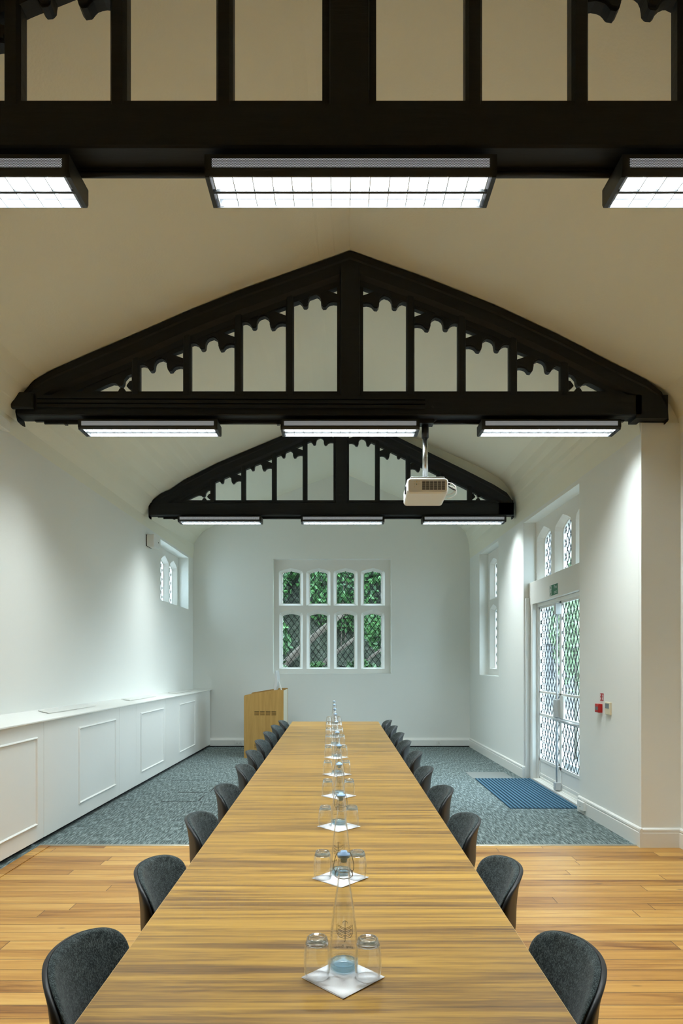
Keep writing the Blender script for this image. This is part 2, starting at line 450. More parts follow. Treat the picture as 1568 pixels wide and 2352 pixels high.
# ---- walls
def RW(u, v, d): return (XR(u)+d, u, v)
def LW(u, v, d): return (XL(u)-d, u, v)
def rect(u0, u1, v0, v1): return [(u0,v0),(u1,v0),(u1,v1),(u0,v1)]
DOOR = (6.93, 8.90, 0.0, 3.55); WINR = (10.20, 11.48, 1.39, 3.555); WINL = (10.10, 11.90, 2.60, 3.56); WINB = (-1.252, 1.010, 1.40, 3.60)
mb = MB()
outer = [(YP+0.05, -0.05), (DOOR[0], -0.05), (DOOR[0], DOOR[3]), (DOOR[1], DOOR[3]), (DOOR[1], -0.05), (YB+0.3, -0.05), (YB+0.3, 3.66), (YP+0.05, 3.66)]
mb.prism(outer, RW, 0.0, 0.30, [rect(*WINR)])
mb.box(XR(YP), XA+0.3, YP, YP+0.25, -0.05, 3.69)          # pier face that steps out from the alcove
mb.box(XA, XA+0.3, YR, YP+0.1, -0.05, 3.66)
tag(mb.build('wall_right', M['wall']), kind='structure')
mb = MB(); mb.prism(rect(YR, YB+0.3, -0.05, 3.66), LW, 0.0, 0.35, [rect(*WINL)])
tag(mb.build('wall_left', M['wall']), kind='structure')
mb = MB()
Lb, Rb = st[-1][1]
top = [(a, c+0.05) for a, c in Lb] + [(a, c+0.05) for a, c in Rb[1:]]
mb.prism([(XL(YB)-0.05, -0.05), (XR(YB)+0.05, -0.05)] + top[::-1], XZ(YB), 0.0, 0.30, [rect(*WINB)])
tag(mb.build('wall_back', M['wall']), kind='structure')
mb = MB(); mb.box(-3.3, 3.3, YR-0.2, YR, -0.05, 5.4)
tag(mb.build('wall_rear', M['wall']), kind='structure')

# ---- floors
mb = MB(); mb.box(-3.2, 3.1, YR, 5.59, -0.06, 0.0)
tag(mb.build('floor', M['pine']), kind='structure')
mb = MB(); mb.box(-2.95, 2.95, 5.63, YB+0.02, -0.06, 0.0)
tag(mb.build('floor_carpet', M['carpet']), kind='structure')
mb = MB()
mb.prism([(5.59, -0.01), (5.63, -0.01), (5.63, 0.004), (5.60, 0.009), (5.59, 0.002)], lambda u, v, d: (d, u, v), -2.62, 2.62)
tag(mb.build('trim_1', M['rubber']), kind='structure')
# strip of carpet and edging board beside the boxed-in wall panelling
mb = MB(); mb.box(-2.90, -2.615, 1.0, 5.59, 0.0, 0.004)
tag(mb.build('floor_carpet_strip', M['carpet']), kind='structure')
mb = MB(); mb.box(-2.612, -2.52, 1.0, 5.588, 0.0, 0.006)
tag(mb.build('trim_2', M['pine']), kind='structure')

# ---- skirting boards
def skirt_profile(h=0.168):
    return [(0,0),(0.022,0),(0.022,h-0.045),(0.017,h-0.04),(0.017,h-0.034),(0.021,h-0.028),(0.020,h-0.012),(0.010,h-0.004),(0,h)]
def skirt(mb, p0, p1):
    a = Vector((p0[0], p0[1], 0)); c = Vector((p1[0], p1[1], 0)); d = (c-a).normalized(); n = Vector((-d.y, d.x, 0))
    mb.loft([[a+n*t+Vector((0,0,z)) for t, z in skirt_profile()], [c+n*t+Vector((0,0,z)) for t, z in skirt_profile()]])
mb = MB()
skirt(mb, (XR(YP)-0.0, YP-0.022), (XR(DOOR[0]), DOOR[0]))
skirt(mb, (XR(DOOR[1]), DOOR[1]), (XR(YB), YB))
skirt(mb, (XR(DOOR[1])+0.085, DOOR[1]), (XR(DOOR[1])-0.022, DOOR[1]))
skirt(mb, (XA, YP), (XR(YP)-0.022, YP))
skirt(mb, (XA, YR), (XA, YP))
tag(mb.build('baseboard_right', M['trim']), kind='structure')
mb = MB()                          # squarer boxed trunking along the back wall
mb.prism([(0,0.022),(-0.055,0.022),(-0.055,0.128),(-0.018,0.165),(0,0.168)], lambda u, v, d: (d, YB+u, v), -2.46, XR(YB))
tag(mb.build('baseboard_back', M['panel']), kind='structure')
mb = MB(); mb.box(-2.46, XR(YB), YB-0.035, YB, 0.0, 0.022)  # dark strip stands in for the shaded gap below the trunking
tag(mb.build('trunking_gap_shade', M['dark']), kind='structure')

# ------------------------------------------------------------------ stone windows
def arch(cx, w, z0, zs, za):
    h = za-zs
    return [(cx-w/2, z0), (cx+w/2, z0), (cx+w/2, zs), (cx+w*0.46, zs+h*0.35), (cx+w*0.30, zs+h*0.62), (cx, za), (cx-w*0.30, zs+h*0.62), (cx-w*0.46, zs+h*0.35), (cx-w/2, zs)]
def clip(p0, p1, poly):
    t0, t1 = 0.0, 1.0; dx, dy = p1[0]-p0[0], p1[1]-p0[1]
    n = len(poly)
    for i in range(n):
        a, c = poly[i], poly[(i+1) % n]
        nx, ny = -(c[1]-a[1]), c[0]-a[0]          # inward for counter-clockwise
        den = nx*dx+ny*dy; num = nx*(p0[0]-a[0])+ny*(p0[1]-a[1])
        if abs(den) < 1e-12:
            if num < 0: return None
            continue
        t = -num/den
        if den > 0: t0 = max(t0, t)
        else: t1 = min(t1, t)
        if t0 >= t1: return None
    return [(p0[0]+dx*t, p0[1]+dy*t) for t in (t0, t1)]
def lattice(mb, poly, fn, pw, ph, d, w=0.0042, ox=None, oz=None):
    us = [p[0] for p in poly]; vs = [p[1] for p in poly]
    cx = (min(us)+max(us))/2 if ox is None else ox; cz = min(vs) if oz is None else oz
    H = max(vs)-min(vs); W = max(us)-min(us); R = int(W/pw)+int(H/ph)+4
    for sgn in (1, -1):
        for k in range(-R, R+1):
            u0 = cx+k*pw; big = (H+W)*1.5/ph
            p0 = (u0-sgn*big*pw, cz-big*ph); p1 = (u0+sgn*big*pw, cz+big*ph)
            seg = clip(p0, p1, poly)
            if not seg or math.dist(*seg) < 0.01: continue
            (a, c), (e, g) = seg; L = math.dist(*seg); px_, pz_ = -(g-c)/L*w, (e-a)/L*w
            mb.prism([(a+px_, c+pz_), (e+px_, g+pz_), (e-px_, g-pz_), (a-px_, c-pz_)], fn, d-0.002, d+0.002)
def ccw(poly):
    s = sum(a[0]*c[1]-c[0]*a[1] for a, c in zip(poly, poly[1:]+poly[:1]))
    return poly if s > 0 else poly[::-1]

def stone_window(name, fn, frame, cells, d0, pw, ph, label=None):
    """frame: outer rectangle; cells: (centre, (chamfer w,z0,zs,za), (glass w,z0,zs,za)); d0: depth of the stone face"""
    fr = MB(); la = MB(); gl = MB()
    big = [ccw(arch(c, *a)) for c, a, g in cells]; small = [ccw(arch(c, *g)) for c, a, g in cells]
    fr.prism(rect(*frame), fn, d0, d0+0.02, big)
    for B, S in zip(big, small):
        n = len(B)
        T = [(S[i][0]*0.75+B[i][0]*0.25, S[i][1]*0.75+B[i][1]*0.25) for i in range(n)]
        fr.loft([[fn(u, v, d) for u, v in pl] for pl, d in ((B, d0+0.0), (T, d0+0.075), (S, d0+0.080))], True, False)
        g2 = [(a*1.0, c) for a, c in S]
        la.v and None
        lattice(la, S, fn, pw, ph, d0+0.100, 0.0050 if name == 'window_1' else 0.0068)
        gl.prism(S, fn, d0+0.105, d0+0.109)
    fr.prism(rect(*frame), fn, d0+0.080, d0+0.14, small)
    o = fr.build(name, M['stone'], fix=False); tag(o, kind='structure')
    la.build('lead_lattice', M['lead'], o, fix=False)
    gl.build('glass_panes', M['pane'], o, fix=False)
    return o

def zb(y): return 3.60-(y-195)*0.00168
def xb(x): return (x-800)*0.001687 - 0.121
cells = []
for cx in (327, 641, 954, 1267):
    c = xb(cx)
    cells.append((c, (0.470, zb(722), zb(345), zb(288)), (0.334, zb(694), zb(352), zb(318))))
    cells.append((c, (0.455, zb(1450), zb(828), zb(765)), (0.334, zb(1436), zb(842), zb(812))))
stone_window('window_1', XZ(YB), (WINB[0]-0.02, WINB[1]+0.02, WINB[2]-0.02, WINB[3]+0.02), cells, 0.14, 0.111, 0.155)
cells = []
for c in (10.54, 11.13):
    cells.append((c, (0.47, 2.72, 3.34, 3.43), (0.334, 2.77, 3.32, 3.38)))
    cells.append((c, (0.47, 1.50, 2.52, 2.63), (0.334, 1.52, 2.50, 2.56)))
stone_window('window_2', RW, (WINR[0]-0.02, WINR[1]+0.02, WINR[2]-0.02, WINR[3]+0.02), cells, 0.155, 0.111, 0.155)
cells = [(c, (0.50, 2.66, 3.31, 3.455), (0.36, 2.68, 3.28, 3.39)) for c in (10.45, 11.04-0.02, 11.57)]
stone_window('window_3', LW, (WINL[0]-0.02, WINL[1]+0.02, WINL[2]-0.02, WINL[3]+0.02), cells, 0.19, 0.111, 0.155)
cells = [(c, (0.56, 2.44, 3.28, 3.44), (0.375, 2.5, 3.26, 3.375)) for c in (8.57, 7.88, 7.19)]
stone_window('window_4', RW, (DOOR[0]-0.02, DOOR[1]+0.02, 2.38, DOOR[3]+0.02), cells, 0.17, 0.105, 0.175)

# ------------------------------------------------------------------ glazed double door
XD = 2.75
def DP(u, v, d): return (XD+d, u, v)
mb = MB()                                           # boxed lintel and jamb linings
mb.box(2.655, 2.76, DOOR[0], DOOR[1], 2.41, 2.712)
mb.box(2.655, 2.80, 8.755, DOOR[1]-0.0, 0.0, 2.41)
mb.box(2.665, 2.80, DOOR[0], 7.03, 0.0, 2.41)
mb.box(XR(8.9)+0.02, 2.66, 8.86, DOOR[1], 0.0, 2.50)
tag(mb.build('trim_4', M['trim'], bevel=0.006), kind='structure')
mb = MB()
mb.prism(rect(7.03, 8.755, 0.0, 2.41), DP, -0.03, 0.04, [rect(7.065, 8.72, 0.03, 2.365)])
door_root = mb.build('door_1', M['trim'], bevel=0.003); tag(door_root, kind='structure')
def leaf(u0, u1, stile_hi):
    f = MB()
    z_b, z_k, z_1, z_2, z_t = 0.035, 0.315, 0.905, 1.21, 2.36
    rs = 0.022
    for zc, h in ((z_k-0.02, 0.04), (z_1, 0.032), (z_2, 0.028), (z_t-0.01, 0.03), (z_b+0.01, 0.03)):
        f.box(XD-0.012, XD+0.028, u0, u1, zc-h/2, zc+h/2)
    for uu in (u0, u1-0.03): f.box(XD-0.012, XD+0.028, uu, uu+0.03, z_b, z_t)
    f.box(XD-0.004, XD+0.020, u0+0.02, u1-0.02, z_b, z_k)
    f.box(XD-0.012, XD+0.01, u0+0.02, u1-0.02, z_b+0.05, z_b+0.075)
    lf = f.build('door_leaf', M['trim'], door_root, bevel=0.002)
    la = MB(); gl = MB()
    for a, c in ((z_k, z_1-0.016), (z_1+0.016, z_2-0.014), (z_2+0.014, z_t-0.02)):
        R_ = rect(u0+0.03, u1-0.03, a, c)
        lattice(la, R_, DP, 0.105, 0.175, 0.006, 0.0062, oz=0.315)
        gl.prism(R_, DP, 0.008, 0.012)
    la.build('lead_lattice', M['lead'], lf, fix=False); gl.build('glass_pane', M['pane'], lf, fix=False)
    return lf
leaf(7.895, 8.72, 0)
lf2 = leaf(7.07, 7.885, 1)
g = MB(); g.box(XD-0.035, XD-0.012, 7.72, 7.86, 0.92, 1.20); g.build('lock_plate', M['trim'], lf2, bevel=0.003)
g = MB(); g.tube([(XD-0.055, 7.89, 0.02), (XD-0.055, 7.89, 2.33)], 0.011, 10); g.build('bolt_rod', M['tube_metal'], door_root)
g = MB()
g.box(XD-0.085, XD-0.012, 7.855, 7.93, 2.20, 2.34); g.build('bolt_keeper', M['grey_white'], door_root, bevel=0.008)
g = MB(); g.box(XD-0.085, XD-0.012, 7.855, 7.935, 0.03, 0.13); g.build('bolt_keeper', M['grey_white'], door_root, bevel=0.008)
g = MB(); g.box(XD-0.09, XD-0.012, 7.85, 7.935, 0.93, 1.155); g.build('lock_case', M['grey_white'], door_root, bevel=0.012)
g = MB(); g.tube([(XD-0.075, 7.93, 0.905), (XD-0.075, 7.12, 0.895)], 0.019, 12); g.box(XD-0.08, XD-0.012, 7.86, 7.92, 0.885, 0.925)
g.build('push_bar', M['tube_metal'], door_root)
mb = MB(); mb.box(2.66, 2.80, 7.03, 8.755, 0.0, 0.022)
tag(mb.build('trim_5', M['trim']), kind='structure')

# ------------------------------------------------------------------ roof trusses
MULL = [(-0.487, -0.557), (-0.931, -1.001), (-1.375, -1.445), (-1.819, -1.889)]
BAYS = [(-0.487, -0.113), (-0.931, -0.557), (-1.375, -1.001), (-1.819, -1.445)]
TRE = [(0,0),(.05,.015),(.10,.012),(.15,-.01),(.19,-.05),(.215,-.10),(.24,-.125),(.30,-.12),(.33,-.085),(.335,-.03),(.345,.03),(.37,.085),(.42,.125),(.51,.155),
       (.58,.12),(.62,.07),(.632,.02),(.628,-.03),(.645,-.09),(.68,-.135),(.745,-.125),(.775,-.085),(.81,-.05),(.86,-.03),(.92,-.02),(1,-.03)]
def truss(name, label, Y, left, apex, right, dz, zspr, conduit=True):
    root = empty(name, (0, Y+0.075, 3.725))
    root.location = (0, 0, 0)
    tag(root, label, 'roof truss', 'black painted roof trusses')
    cx = apex[0]; D = 0.15
    zb0, zb1, zb2 = 3.725, 3.90, 3.945
    xl = left[0][0]; xr = right[-1][0]
    # tie beam with a chamfered upper edge
    t = MB()
    prof = [(0.0, zb0+0.008), (0.008, zb0), (D-0.008, zb0), (D, zb0+0.008), (D, zb1), (D-0.035, zb1+0.012), (D-0.035, zb2), (0.035, zb2), (0.035, zb1+0.012), (0.0, zb1)]
    xlb = xl+0.0; xrb = min(xr, 2.60)
    t.loft([[(xlb, Y+a, c) for a, c in prof], [(xrb, Y+a, c) for a, c in prof]])
    t.box(2.55, xr-0.005, Y, Y+D, 3.70, 3.90) if xr > 2.7 else t.box(2.3, xr-0.005, Y, Y+D, 3.73, 3.90)
    t.build('tie_beam', M['timber'], root)
    # rafters
    for side, pts in (('L', left+[apex]), ('R', [apex]+right)):
        r = MB(); rg = []
        P = [p for p in pts]
        for i, (a, c) in enumerate(P):
            # vertical thickness
            th = 0.245
            lo = max(c-th, 3.74)
            k = (c-lo)/th if c > 3.75 else 0.05
            k = max(k, 0.06)
            sec = [(0.0, 0.0), (0.0, -0.055), (0.010, -0.068), (0.010, -0.160), (0.042, -0.195), (0.042, -0.245), (D-0.042, -0.245), (D-0.042, -0.195), (D-0.010, -0.160), (D-0.010, -0.068), (D, -0.055), (D, 0.0)]
            rg.append([(a, Y+q, c+w*k) for q, w in sec])
        r.loft(rg); r.build('rafter', M['timber'], root, fix=False)
    # king post
    kp = MB(); h = 0.113
    kz = apex[1]-0.03
    sec = [(-h, 0.045), (-h+0.028, 0.045), (-h+0.035, 0.0), (h-0.035, 0.0), (h-0.028, 0.045), (h, 0.045), (h, D-0.045), (h-0.028, D-0.045), (h-0.035, D), (-h+0.035, D), (-h+0.028, D-0.045), (-h, D-0.045)]
    sec = [(a, c) for a, c in sec]
    kp.loft([[(cx+a, Y+c, 3.90) for a, c in sec], [(cx+a, Y+c, kz-0.10) for a, c in sec]])
    kp.box(cx-h+0.035, cx+h-0.035, Y+0.001, Y+D-0.001, 3.86, kz-0.10)
    kp.build('king_post', M['timber'], root)
    def outer_z(x_):
        P = left+[apex]+right
        for (a, c), (e, g_) in zip(P, P[1:]):
            if a <= x_ <= e and e > a: return c+(g_-c)*(x_-a)/(e-a)
        return 3.9
    for s in (1, -1):
        for a, c in MULL:
            m = MB(); x0, x1 = sorted((cx+s*a, cx+s*c)); zt = outer_z((x0+x1)/2)-0.18
            xm = (x0+x1)/2
            m.loft([[(q, Y+w, zz) for q, w in ((x0,0.05),(x0+0.012,0.03),(x1-0.012,0.03),(x1,0.05),(x1,0.10),(x1-0.012,0.12),(x0+0.012,0.12),(x0,0.10))] for zz in (zb2-0.03, zt)])
            m.build('mullion', M['timber'], root)
        for k, (a, c) in enumerate(BAYS):
            W = 0.374; z0 = zspr-0.185*k + (0.0 if s == 1 else -0.012)
            xs0 = cx+s*a                              # outer (lower) side of the bay
            f = (lambda q, w, xs0=xs0, s=s, z0=z0: (xs0+s*q*W, z0+w*W))
            # drop the sliver between the open triangle and the mullion: corner triangle stays open
            low = [f(*p) for p in TRE] + [f(1, .17), f(.74, .262), f(0, .03)]
            upp = [f(0, .02), f(.74, .262), f(1, .36), f(1, .62), f(0, .25)]
            m = MB()
            ext = lambda u, v, d: (u, Y+d, v)
            m.prism(low, ext, 0.050, 0.100); m.prism(upp, ext, 0.050, 0.100)
            # raised moulding following the trefoil
            inn = [f(p[0], p[1]+0.085) for p in TRE][::-1]
            m.prism([f(p[0], p[1]+0.035) for p in TRE]+inn, ext, 0.040, 0.110)
            m.build('tracery_panel', M['timber'], root, fix=False)
        # small cusped opening at the foot of the rafter
        m = MB(); x0 = cx+s*(-1.889)
        g_ = lambda q, w: (x0+s*(-q), zb2-0.01+w)
        m.prism([g_(*p) for p in [(0,.165),(.035,.155),(.065,.120),(.07,.085),(.085,.062),(.115,.066),(.135,.085),(.17,.088),(.22,.070),(.37,.0),(.42,0),(.42,.10),(0,.26)]], lambda u, v, d: (u, Y+d, v), 0.05, 0.10)
        m.prism([g_(*p) for p in [(0,.11),(.018,.105),(.04,.075),(.045,.062),(.02,.04),(0,.03)]], lambda u, v, d: (u, Y+d, v), 0.05, 0.10)
        m.prism([g_(*p) for p in [(.02,0),(.05,.012),(.065,.040),(.085,.050),(.105,.040),(.12,.012),(.15,0)]], lambda u, v, d: (u, Y+d, v), 0.05, 0.10)
        m.build('foot_spandrel', M['timber'], root, fix=False)
    # conduit clipped under the beam
    c_ = MB(); c_.tube([(xl+0.18, Y+0.125, 3.705), (min(xr, 2.6)-0.25, Y+0.125, 3.705)], 0.013, 8)
    c_.box(xl+0.10, min(xr, 2.6)-0.1, Y+0.11, Y+0.14, 3.715, 3.727)
    for q in range(6): c_.box(-2.4+q*0.93, -2.375+q*0.93, Y+0.108, Y+0.142, 3.688, 3.727)
    c_.build('conduit', M['black'], root)
    return root, outer_z
truss('roof_truss', 'black timber roof truss nearest the viewer, crossing the top of the picture', YN, nearL, nearA, nearR, 0.03, 4.735+0.03)
tm, oz = truss('roof_truss', 'black timber roof truss in the middle, with the projector hung from its beam', YM, midL, midA, midR, 0.0, 4.73)
truss('roof_truss', 'smallest black timber roof truss, nearest the back wall', YF, farL, farA, farR, 0.05, 4.795)
# ribbed cable trunking and junction box on the middle beam
c = MB()
for zc in (3.875, 3.838, 3.800):
    c.prism([(-2.58, zc-0.012), (0.74, zc-0.022), (0.74, zc+0.004), (-2.58, zc+0.014)], XZ(YM), -0.022, 0.0)
c.build('cable_trunking', M['timber'], tm)
c = MB(); c.box(-2.79, -2.60, YM-0.045, YM, 3.77, 3.91); c.build('junction_box', M['timber'], tm, bevel=0.012)
# stub of cable rail above the right-hand lamp of the middle truss
# ------------------------------------------------------------------ lamps
def make_lamp():
    root = empty('louvre_lamp', (0, 0, 0))
    L, W, H = 1.19, 0.20, 0.085
    h = MB()
    e = 0.012
    h.box(-L/2, L/2, 0, W, H-e, H)                         # top
    h.prism([(0.012,0.0),(0,0.02),(0,H),(0.006,H),(0.006,0.02),(0.014,0.006)], lambda u, v, d: (d, u, v), -L/2, L/2)
    h.prism([(W-0.012,0.0),(W,0.02),(W,H),(W-0.006,H),(W-0.006,0.02),(W-0.014,0.006)], lambda u, v, d: (d, u, v), -L/2, L/2)
    for x0 in (-L/2, L/2-0.018):
        h.prism([(0.012,0),(0,0.02),(0,H),(W,H),(W,0.02),(W-0.012,0)], lambda u, v, d: (d, u, v), x0, x0+0.018)
    h.build('housing', M['lamp_metal'], root)
    s = MB(); s.box(-L/2+0.03, L/2-0.03, -0.0015, 0.001, 0.030, H-0.018); s.build('perforated_strip', M['perf'], root)
    r = MB(); r.box(-L/2+0.02, L/2-0.02, 0.012, W-0.012, 0.040, 0.046); r.build('tube_tray', M['tube'], root)
    lv = MB(); n = 14
    
    for k in range(n+1):
        xx = -L/2+0.03+(L-0.06)*k/n
        lv.box(xx-0.002, xx+0.002, 0.014, W-0.014, 0.008, 0.034)
    lv.box(-L/2+0.018, L/2-0.018, 0.010, 0.0135, 0.002, 0.038); lv.box(-L/2+0.018, L/2-0.018, W-0.0135, W-0.010, 0.002, 0.038)
    lv.build('louvre', M['louvre'], root)
    cb = MB(); cb.box(-L/2+0.016, L/2-0.016, W/2-0.0065, W/2+0.0065, 0.002, 0.012); cb.build('centre_bar', M['lamp_metal'], root)
    return root
def lamp_light(x, y, z):
    l = bpy.data.lights.new('lamp_light', 'AREA'); l.shape = 'RECTANGLE'; l.size = 1.10; l.size_y = 0.165
    l.energy = LAMP_W; l.color = LAMP_RGB; l.spread = math.radians(122)
    o = bpy.data.objects.new('lamp_light', l); COL.objects.link(o); o.location = (x, y, z)
    return o
proto = make_lamp(); first = True
ROWS = [(2.60, 3.585, (-1.69, 0.05, 1.75), 'the nearest beam'), (5.46, 3.60, (-1.63, 0.10, 1.82), 'the middle beam'), (9.08, 3.61, (-1.69, 0.06, 1.79), 'the farthest beam')]
for Y, z, xs_, bn in ROWS:
    for x_, sd in zip(xs_, ('left', 'central', 'right')):
        o = proto if first else copy_tree(proto); first = False
        o.location = (x_, Y, z)
        tag(o, '%s louvred strip lamp of the three under %s' % ({'left': 'leftmost', 'central': 'centre', 'right': 'rightmost'}[sd], bn), 'ceiling lamp', 'strip lamps under '+bn)
        lamp_light(x_, Y+0.10, z+0.0375)

# ------------------------------------------------------------------ projector
root = empty('ceiling_projector', (0, 0, 0)); tag(root, 'white ceiling projector on a steel pole under the middle beam', 'projector')
pb = MB()
y0, y1 = 5.46, 5.81
X0, X1 = 0.585, 0.940
def ringbox(y, xa, xb_, za, zt, r=0.03, n=4):
    pts = []
    for cx_, cz_, a0 in ((xb_-r, za+r, -PI/2), (xb_-r, zt-r, 0), (xa+r, zt-r, PI/2), (xa+r, za+r, PI)):
        for k in range(n+1):
            t = a0+PI/2*k/n; pts.append((cx_+r*math.cos(t), y, cz_+r*math.sin(t)))
    return pts
pb.loft([ringbox(y0, X0+0.012, X1-0.012, 3.062, 3.172, 0.022), ringbox(y0+0.015, X0, X1, 3.052, 3.182, 0.03), ringbox(y1-0.03, X0+0.004, X1, 3.022, 3.165, 0.03), ringbox(y1, X0+0.02, X1-0.02, 3.03, 3.15, 0.03)], True, True)
pb.build('projector_body', M['white'], root)
g = MB()
for k in range(6):
    xa = 0.715+k*0.0335
    for q in range(11): g.box(xa, xa+0.027, y0-0.002, y0+0.004, 3.082+q*0.0068, 3.0855+q*0.0068)
g.build('vent_grille', M['dark'], root)
g = MB(); g.box(X0+0.03, X1-0.03, y0+0.02, y1-0.05, 3.175, 3.200); g.build('ceiling_plate', M['grey_white'], root, bevel=0.006)
g = MB()
for (cx_, cz_, r_) in ((0.668, 3.150, 0.008), (0.650, 3.130, 0.004), (0.668, 3.128, 0.004), (0.686, 3.130, 0.004), (0.650, 3.105, 0.004), (0.648, 3.15, 0.004), (0.688, 3.15, 0.004)):
    g.prism([(cx_+r_*math.cos(t*PI/6), cz_+r_*math.sin(t*PI/6)) for t in range(12)], XZ(y0), -0.002, 0.002)
g.build('control_buttons', M['cream'], root)
g = MB(); g.prism([(0.668+0.004*math.cos(t*PI/6), 3.128+0.004*math.sin(t*PI/6)) for t in range(12)], XZ(y0), -0.003, 0.0); g.build('green_light', M['green'], root)
g = MB(); g.prism([(5.56+0.045*math.cos(t*PI/10), 3.11+0.04*math.sin(t*PI/10)) for t in range(20)], lambda u, v, d: (X0+d, u, v), -0.006, 0.02); g.build('lens', M['black'], root)
g = MB(); g.tube([(0.762, 5.62, 3.235), (0.762, 5.62, 3.60)], 0.0245, 20); g.build('pole', M['steel'], root)
g = MB(); g.tube([(0.762, 5.62, 3.58), (0.762, 5.62, 3.70)], 0.031, 20); g.box(0.69, 0.83, 5.56, 5.66, 3.69, 3.725); g.build('pole_collar', M['black'], root)
g = MB(); g.tube([(0.762, 5.62, 3.19), (0.762, 5.62, 3.245)], 0.020, 14); g.build('pole_joint', M['black'], root)
g = MB()
for a, c in ((0.62, 5.50), (0.90, 5.50), (0.62, 5.74), (0.90, 5.74)): g.tube([(a, c, 3.16), (a*0.9+0.076, c*0.9+0.562, 3.205), (0.762, 5.62, 3.21)], 0.006, 6)
g.build('bracket_arms', M['steel'], root)
g = MB()
for k, dzz in enumerate((0.0, 0.012, -0.05)):
    pts = []
    for i in range(13):
        t = i/12*PI
        pts.append((0.93+0.085*math.sin(t)+0.008*k, 5.55+0.02*k, 3.145+dzz*0.4-0.03+0.055*math.cos(t)))
    g.tube(pts, 0.0045, 6)
g.build('loose_cables', M['white'], root)
g = MB(); g.tube([(0.93, 5.54, 3.13), (0.96, 5.54, 3.128), (0.99, 5.55, 3.112), (1.02, 5.55, 3.10)], 0.0055, 6)
g.build('black_cable', M['black'], root)
g = MB(); g.tube([(0.80, 5.60, 3.69), (0.85, 5.58, 3.72), (0.84, 5.50, 3.78), (0.80, 5.47, 3.80)], 0.006, 6)
g.build('black_cable', M['black'], root)

# ------------------------------------------------------------------ wall panelling and counter on the left
FX = lambda Y: -2.65+0.02759*(Y-5.0)
BT, TP = 0.045, 1.078
units = [(3.2, 5.71, (3.70, 5.587)), (5.71, 7.54, (6.42, 7.41)), (7.54, 8.11, None), (8.11, 9.36, (8.27, 9.25)), (9.36, 12.20, (10.07, 11.05))]
names = ['nearest white panelled cupboard unit along the left wall, cut by the picture edge', 'white panelled cupboard unit with the widest fully seen panel on the left wall',
         'narrow plain white cupboard unit between two panelled ones on the left wall', 'white panelled cupboard unit just before the last one on the left wall', 'longest white panelled cupboard unit, in the corner by the back wall']
for (a, c, pn), lb in zip(units, names):
    root = empty('panelled_cupboard', (0, 0, 0)); tag(root, lb, 'cupboard', 'panelled cupboards under the counter')
    m = MB()
    m.prism([(FX(a+0.002), a+0.002), (FX(c-0.002), c-0.002), (XL(c)+0.004, c-0.002), (XL(a)+0.004, a+0.002)], lambda u, v, d: (u, v, d), BT, TP)
    m.build('body', M['panel'], root, bevel=0.002)
    m = MB(); m.prism([(FX(a)-0.05, a+0.01), (FX(c)-0.05, c-0.01), (XL(c)+0.01, c-0.01), (XL(a)+0.01, a+0.01)], lambda u, v, d: (u, v, d), 0.006, BT)  # near-black block stands for the shade in the gap under the unit
    m.build('toe_gap_shade', M['dark'], root)
    if pn:
        m = MB(); u0, u1 = pn; z0, z1 = 0.18, 0.955; w = 0.024
        fn = lambda u, v, d: (FX(u)+d, u, v)
        def strip(p, q):
            (a0, c0), (a1, c1) = p, q
            return None
        fo = rect(u0, u1, z0, z1); fi = rect(u0+w, u1-w, z0+w, z1-w); fm = rect(u0+w*0.5, u1-w*0.5, z0+w*0.5, z1-w*0.5)
        m.loft([[fn(u, v, d) for u, v in pl] for pl, d in ((fo, -0.002), (rect(u0+0.003, u1-0.003, z0+0.003, z1-0.003), 0.010), (fm, 0.014), (rect(u0+w*0.8, u1-w*0.8, z0+w*0.8, z1-w*0.8), 0.008), (fi, -0.002))], True, False)
        m.build('panel_moulding', M['panel'], root, fix=False)
m = MB()
def zback(Y): return 1.165-0.060*(Y-5)/7.25
rg = []
for Y in (3.2, 5.5, 7.5, 9.5, 12.245):
    f_ = FX(Y)+0.028; zf = 1.10
    rg.append([(f_-0.012, Y, TP), (f_, Y, TP+0.006), (f_, Y, zf-0.006), (f_-0.012, Y, zf), (XL(Y)+0.002, Y, zback(Y)), (XL(Y)+0.002, Y, TP)])
m.loft(rg); ct = m.build('counter', M['trim'], fix=True); tag(ct, 'long white sloping counter top running above the panelled cupboards', 'counter')
gr = None
for i, Yc in enumerate((4.75, 6.55, 8.75, 10.9)):
    m = MB()
    def cp(u, v, d):
        f_ = FX(v)+0.028-0.012; w_ = XL(v)+0.002
        X_ = f_+(w_-f_)*u
        return (X_, v, 1.10+(zback(v)-1.10)*u+d)
    n = 9
    hl = 0.55 if i else 0.4
    ring = rect(0.45, 0.85, Yc-hl, Yc+hl)
    m.prism(ring, cp, 0.0030, 0.009, [rect(0.49+k*0.045, 0.51+k*0.045, Yc-hl+0.03, Yc+hl-0.03) for k in range(8)])
    m.build('vent', M['white'], ct)

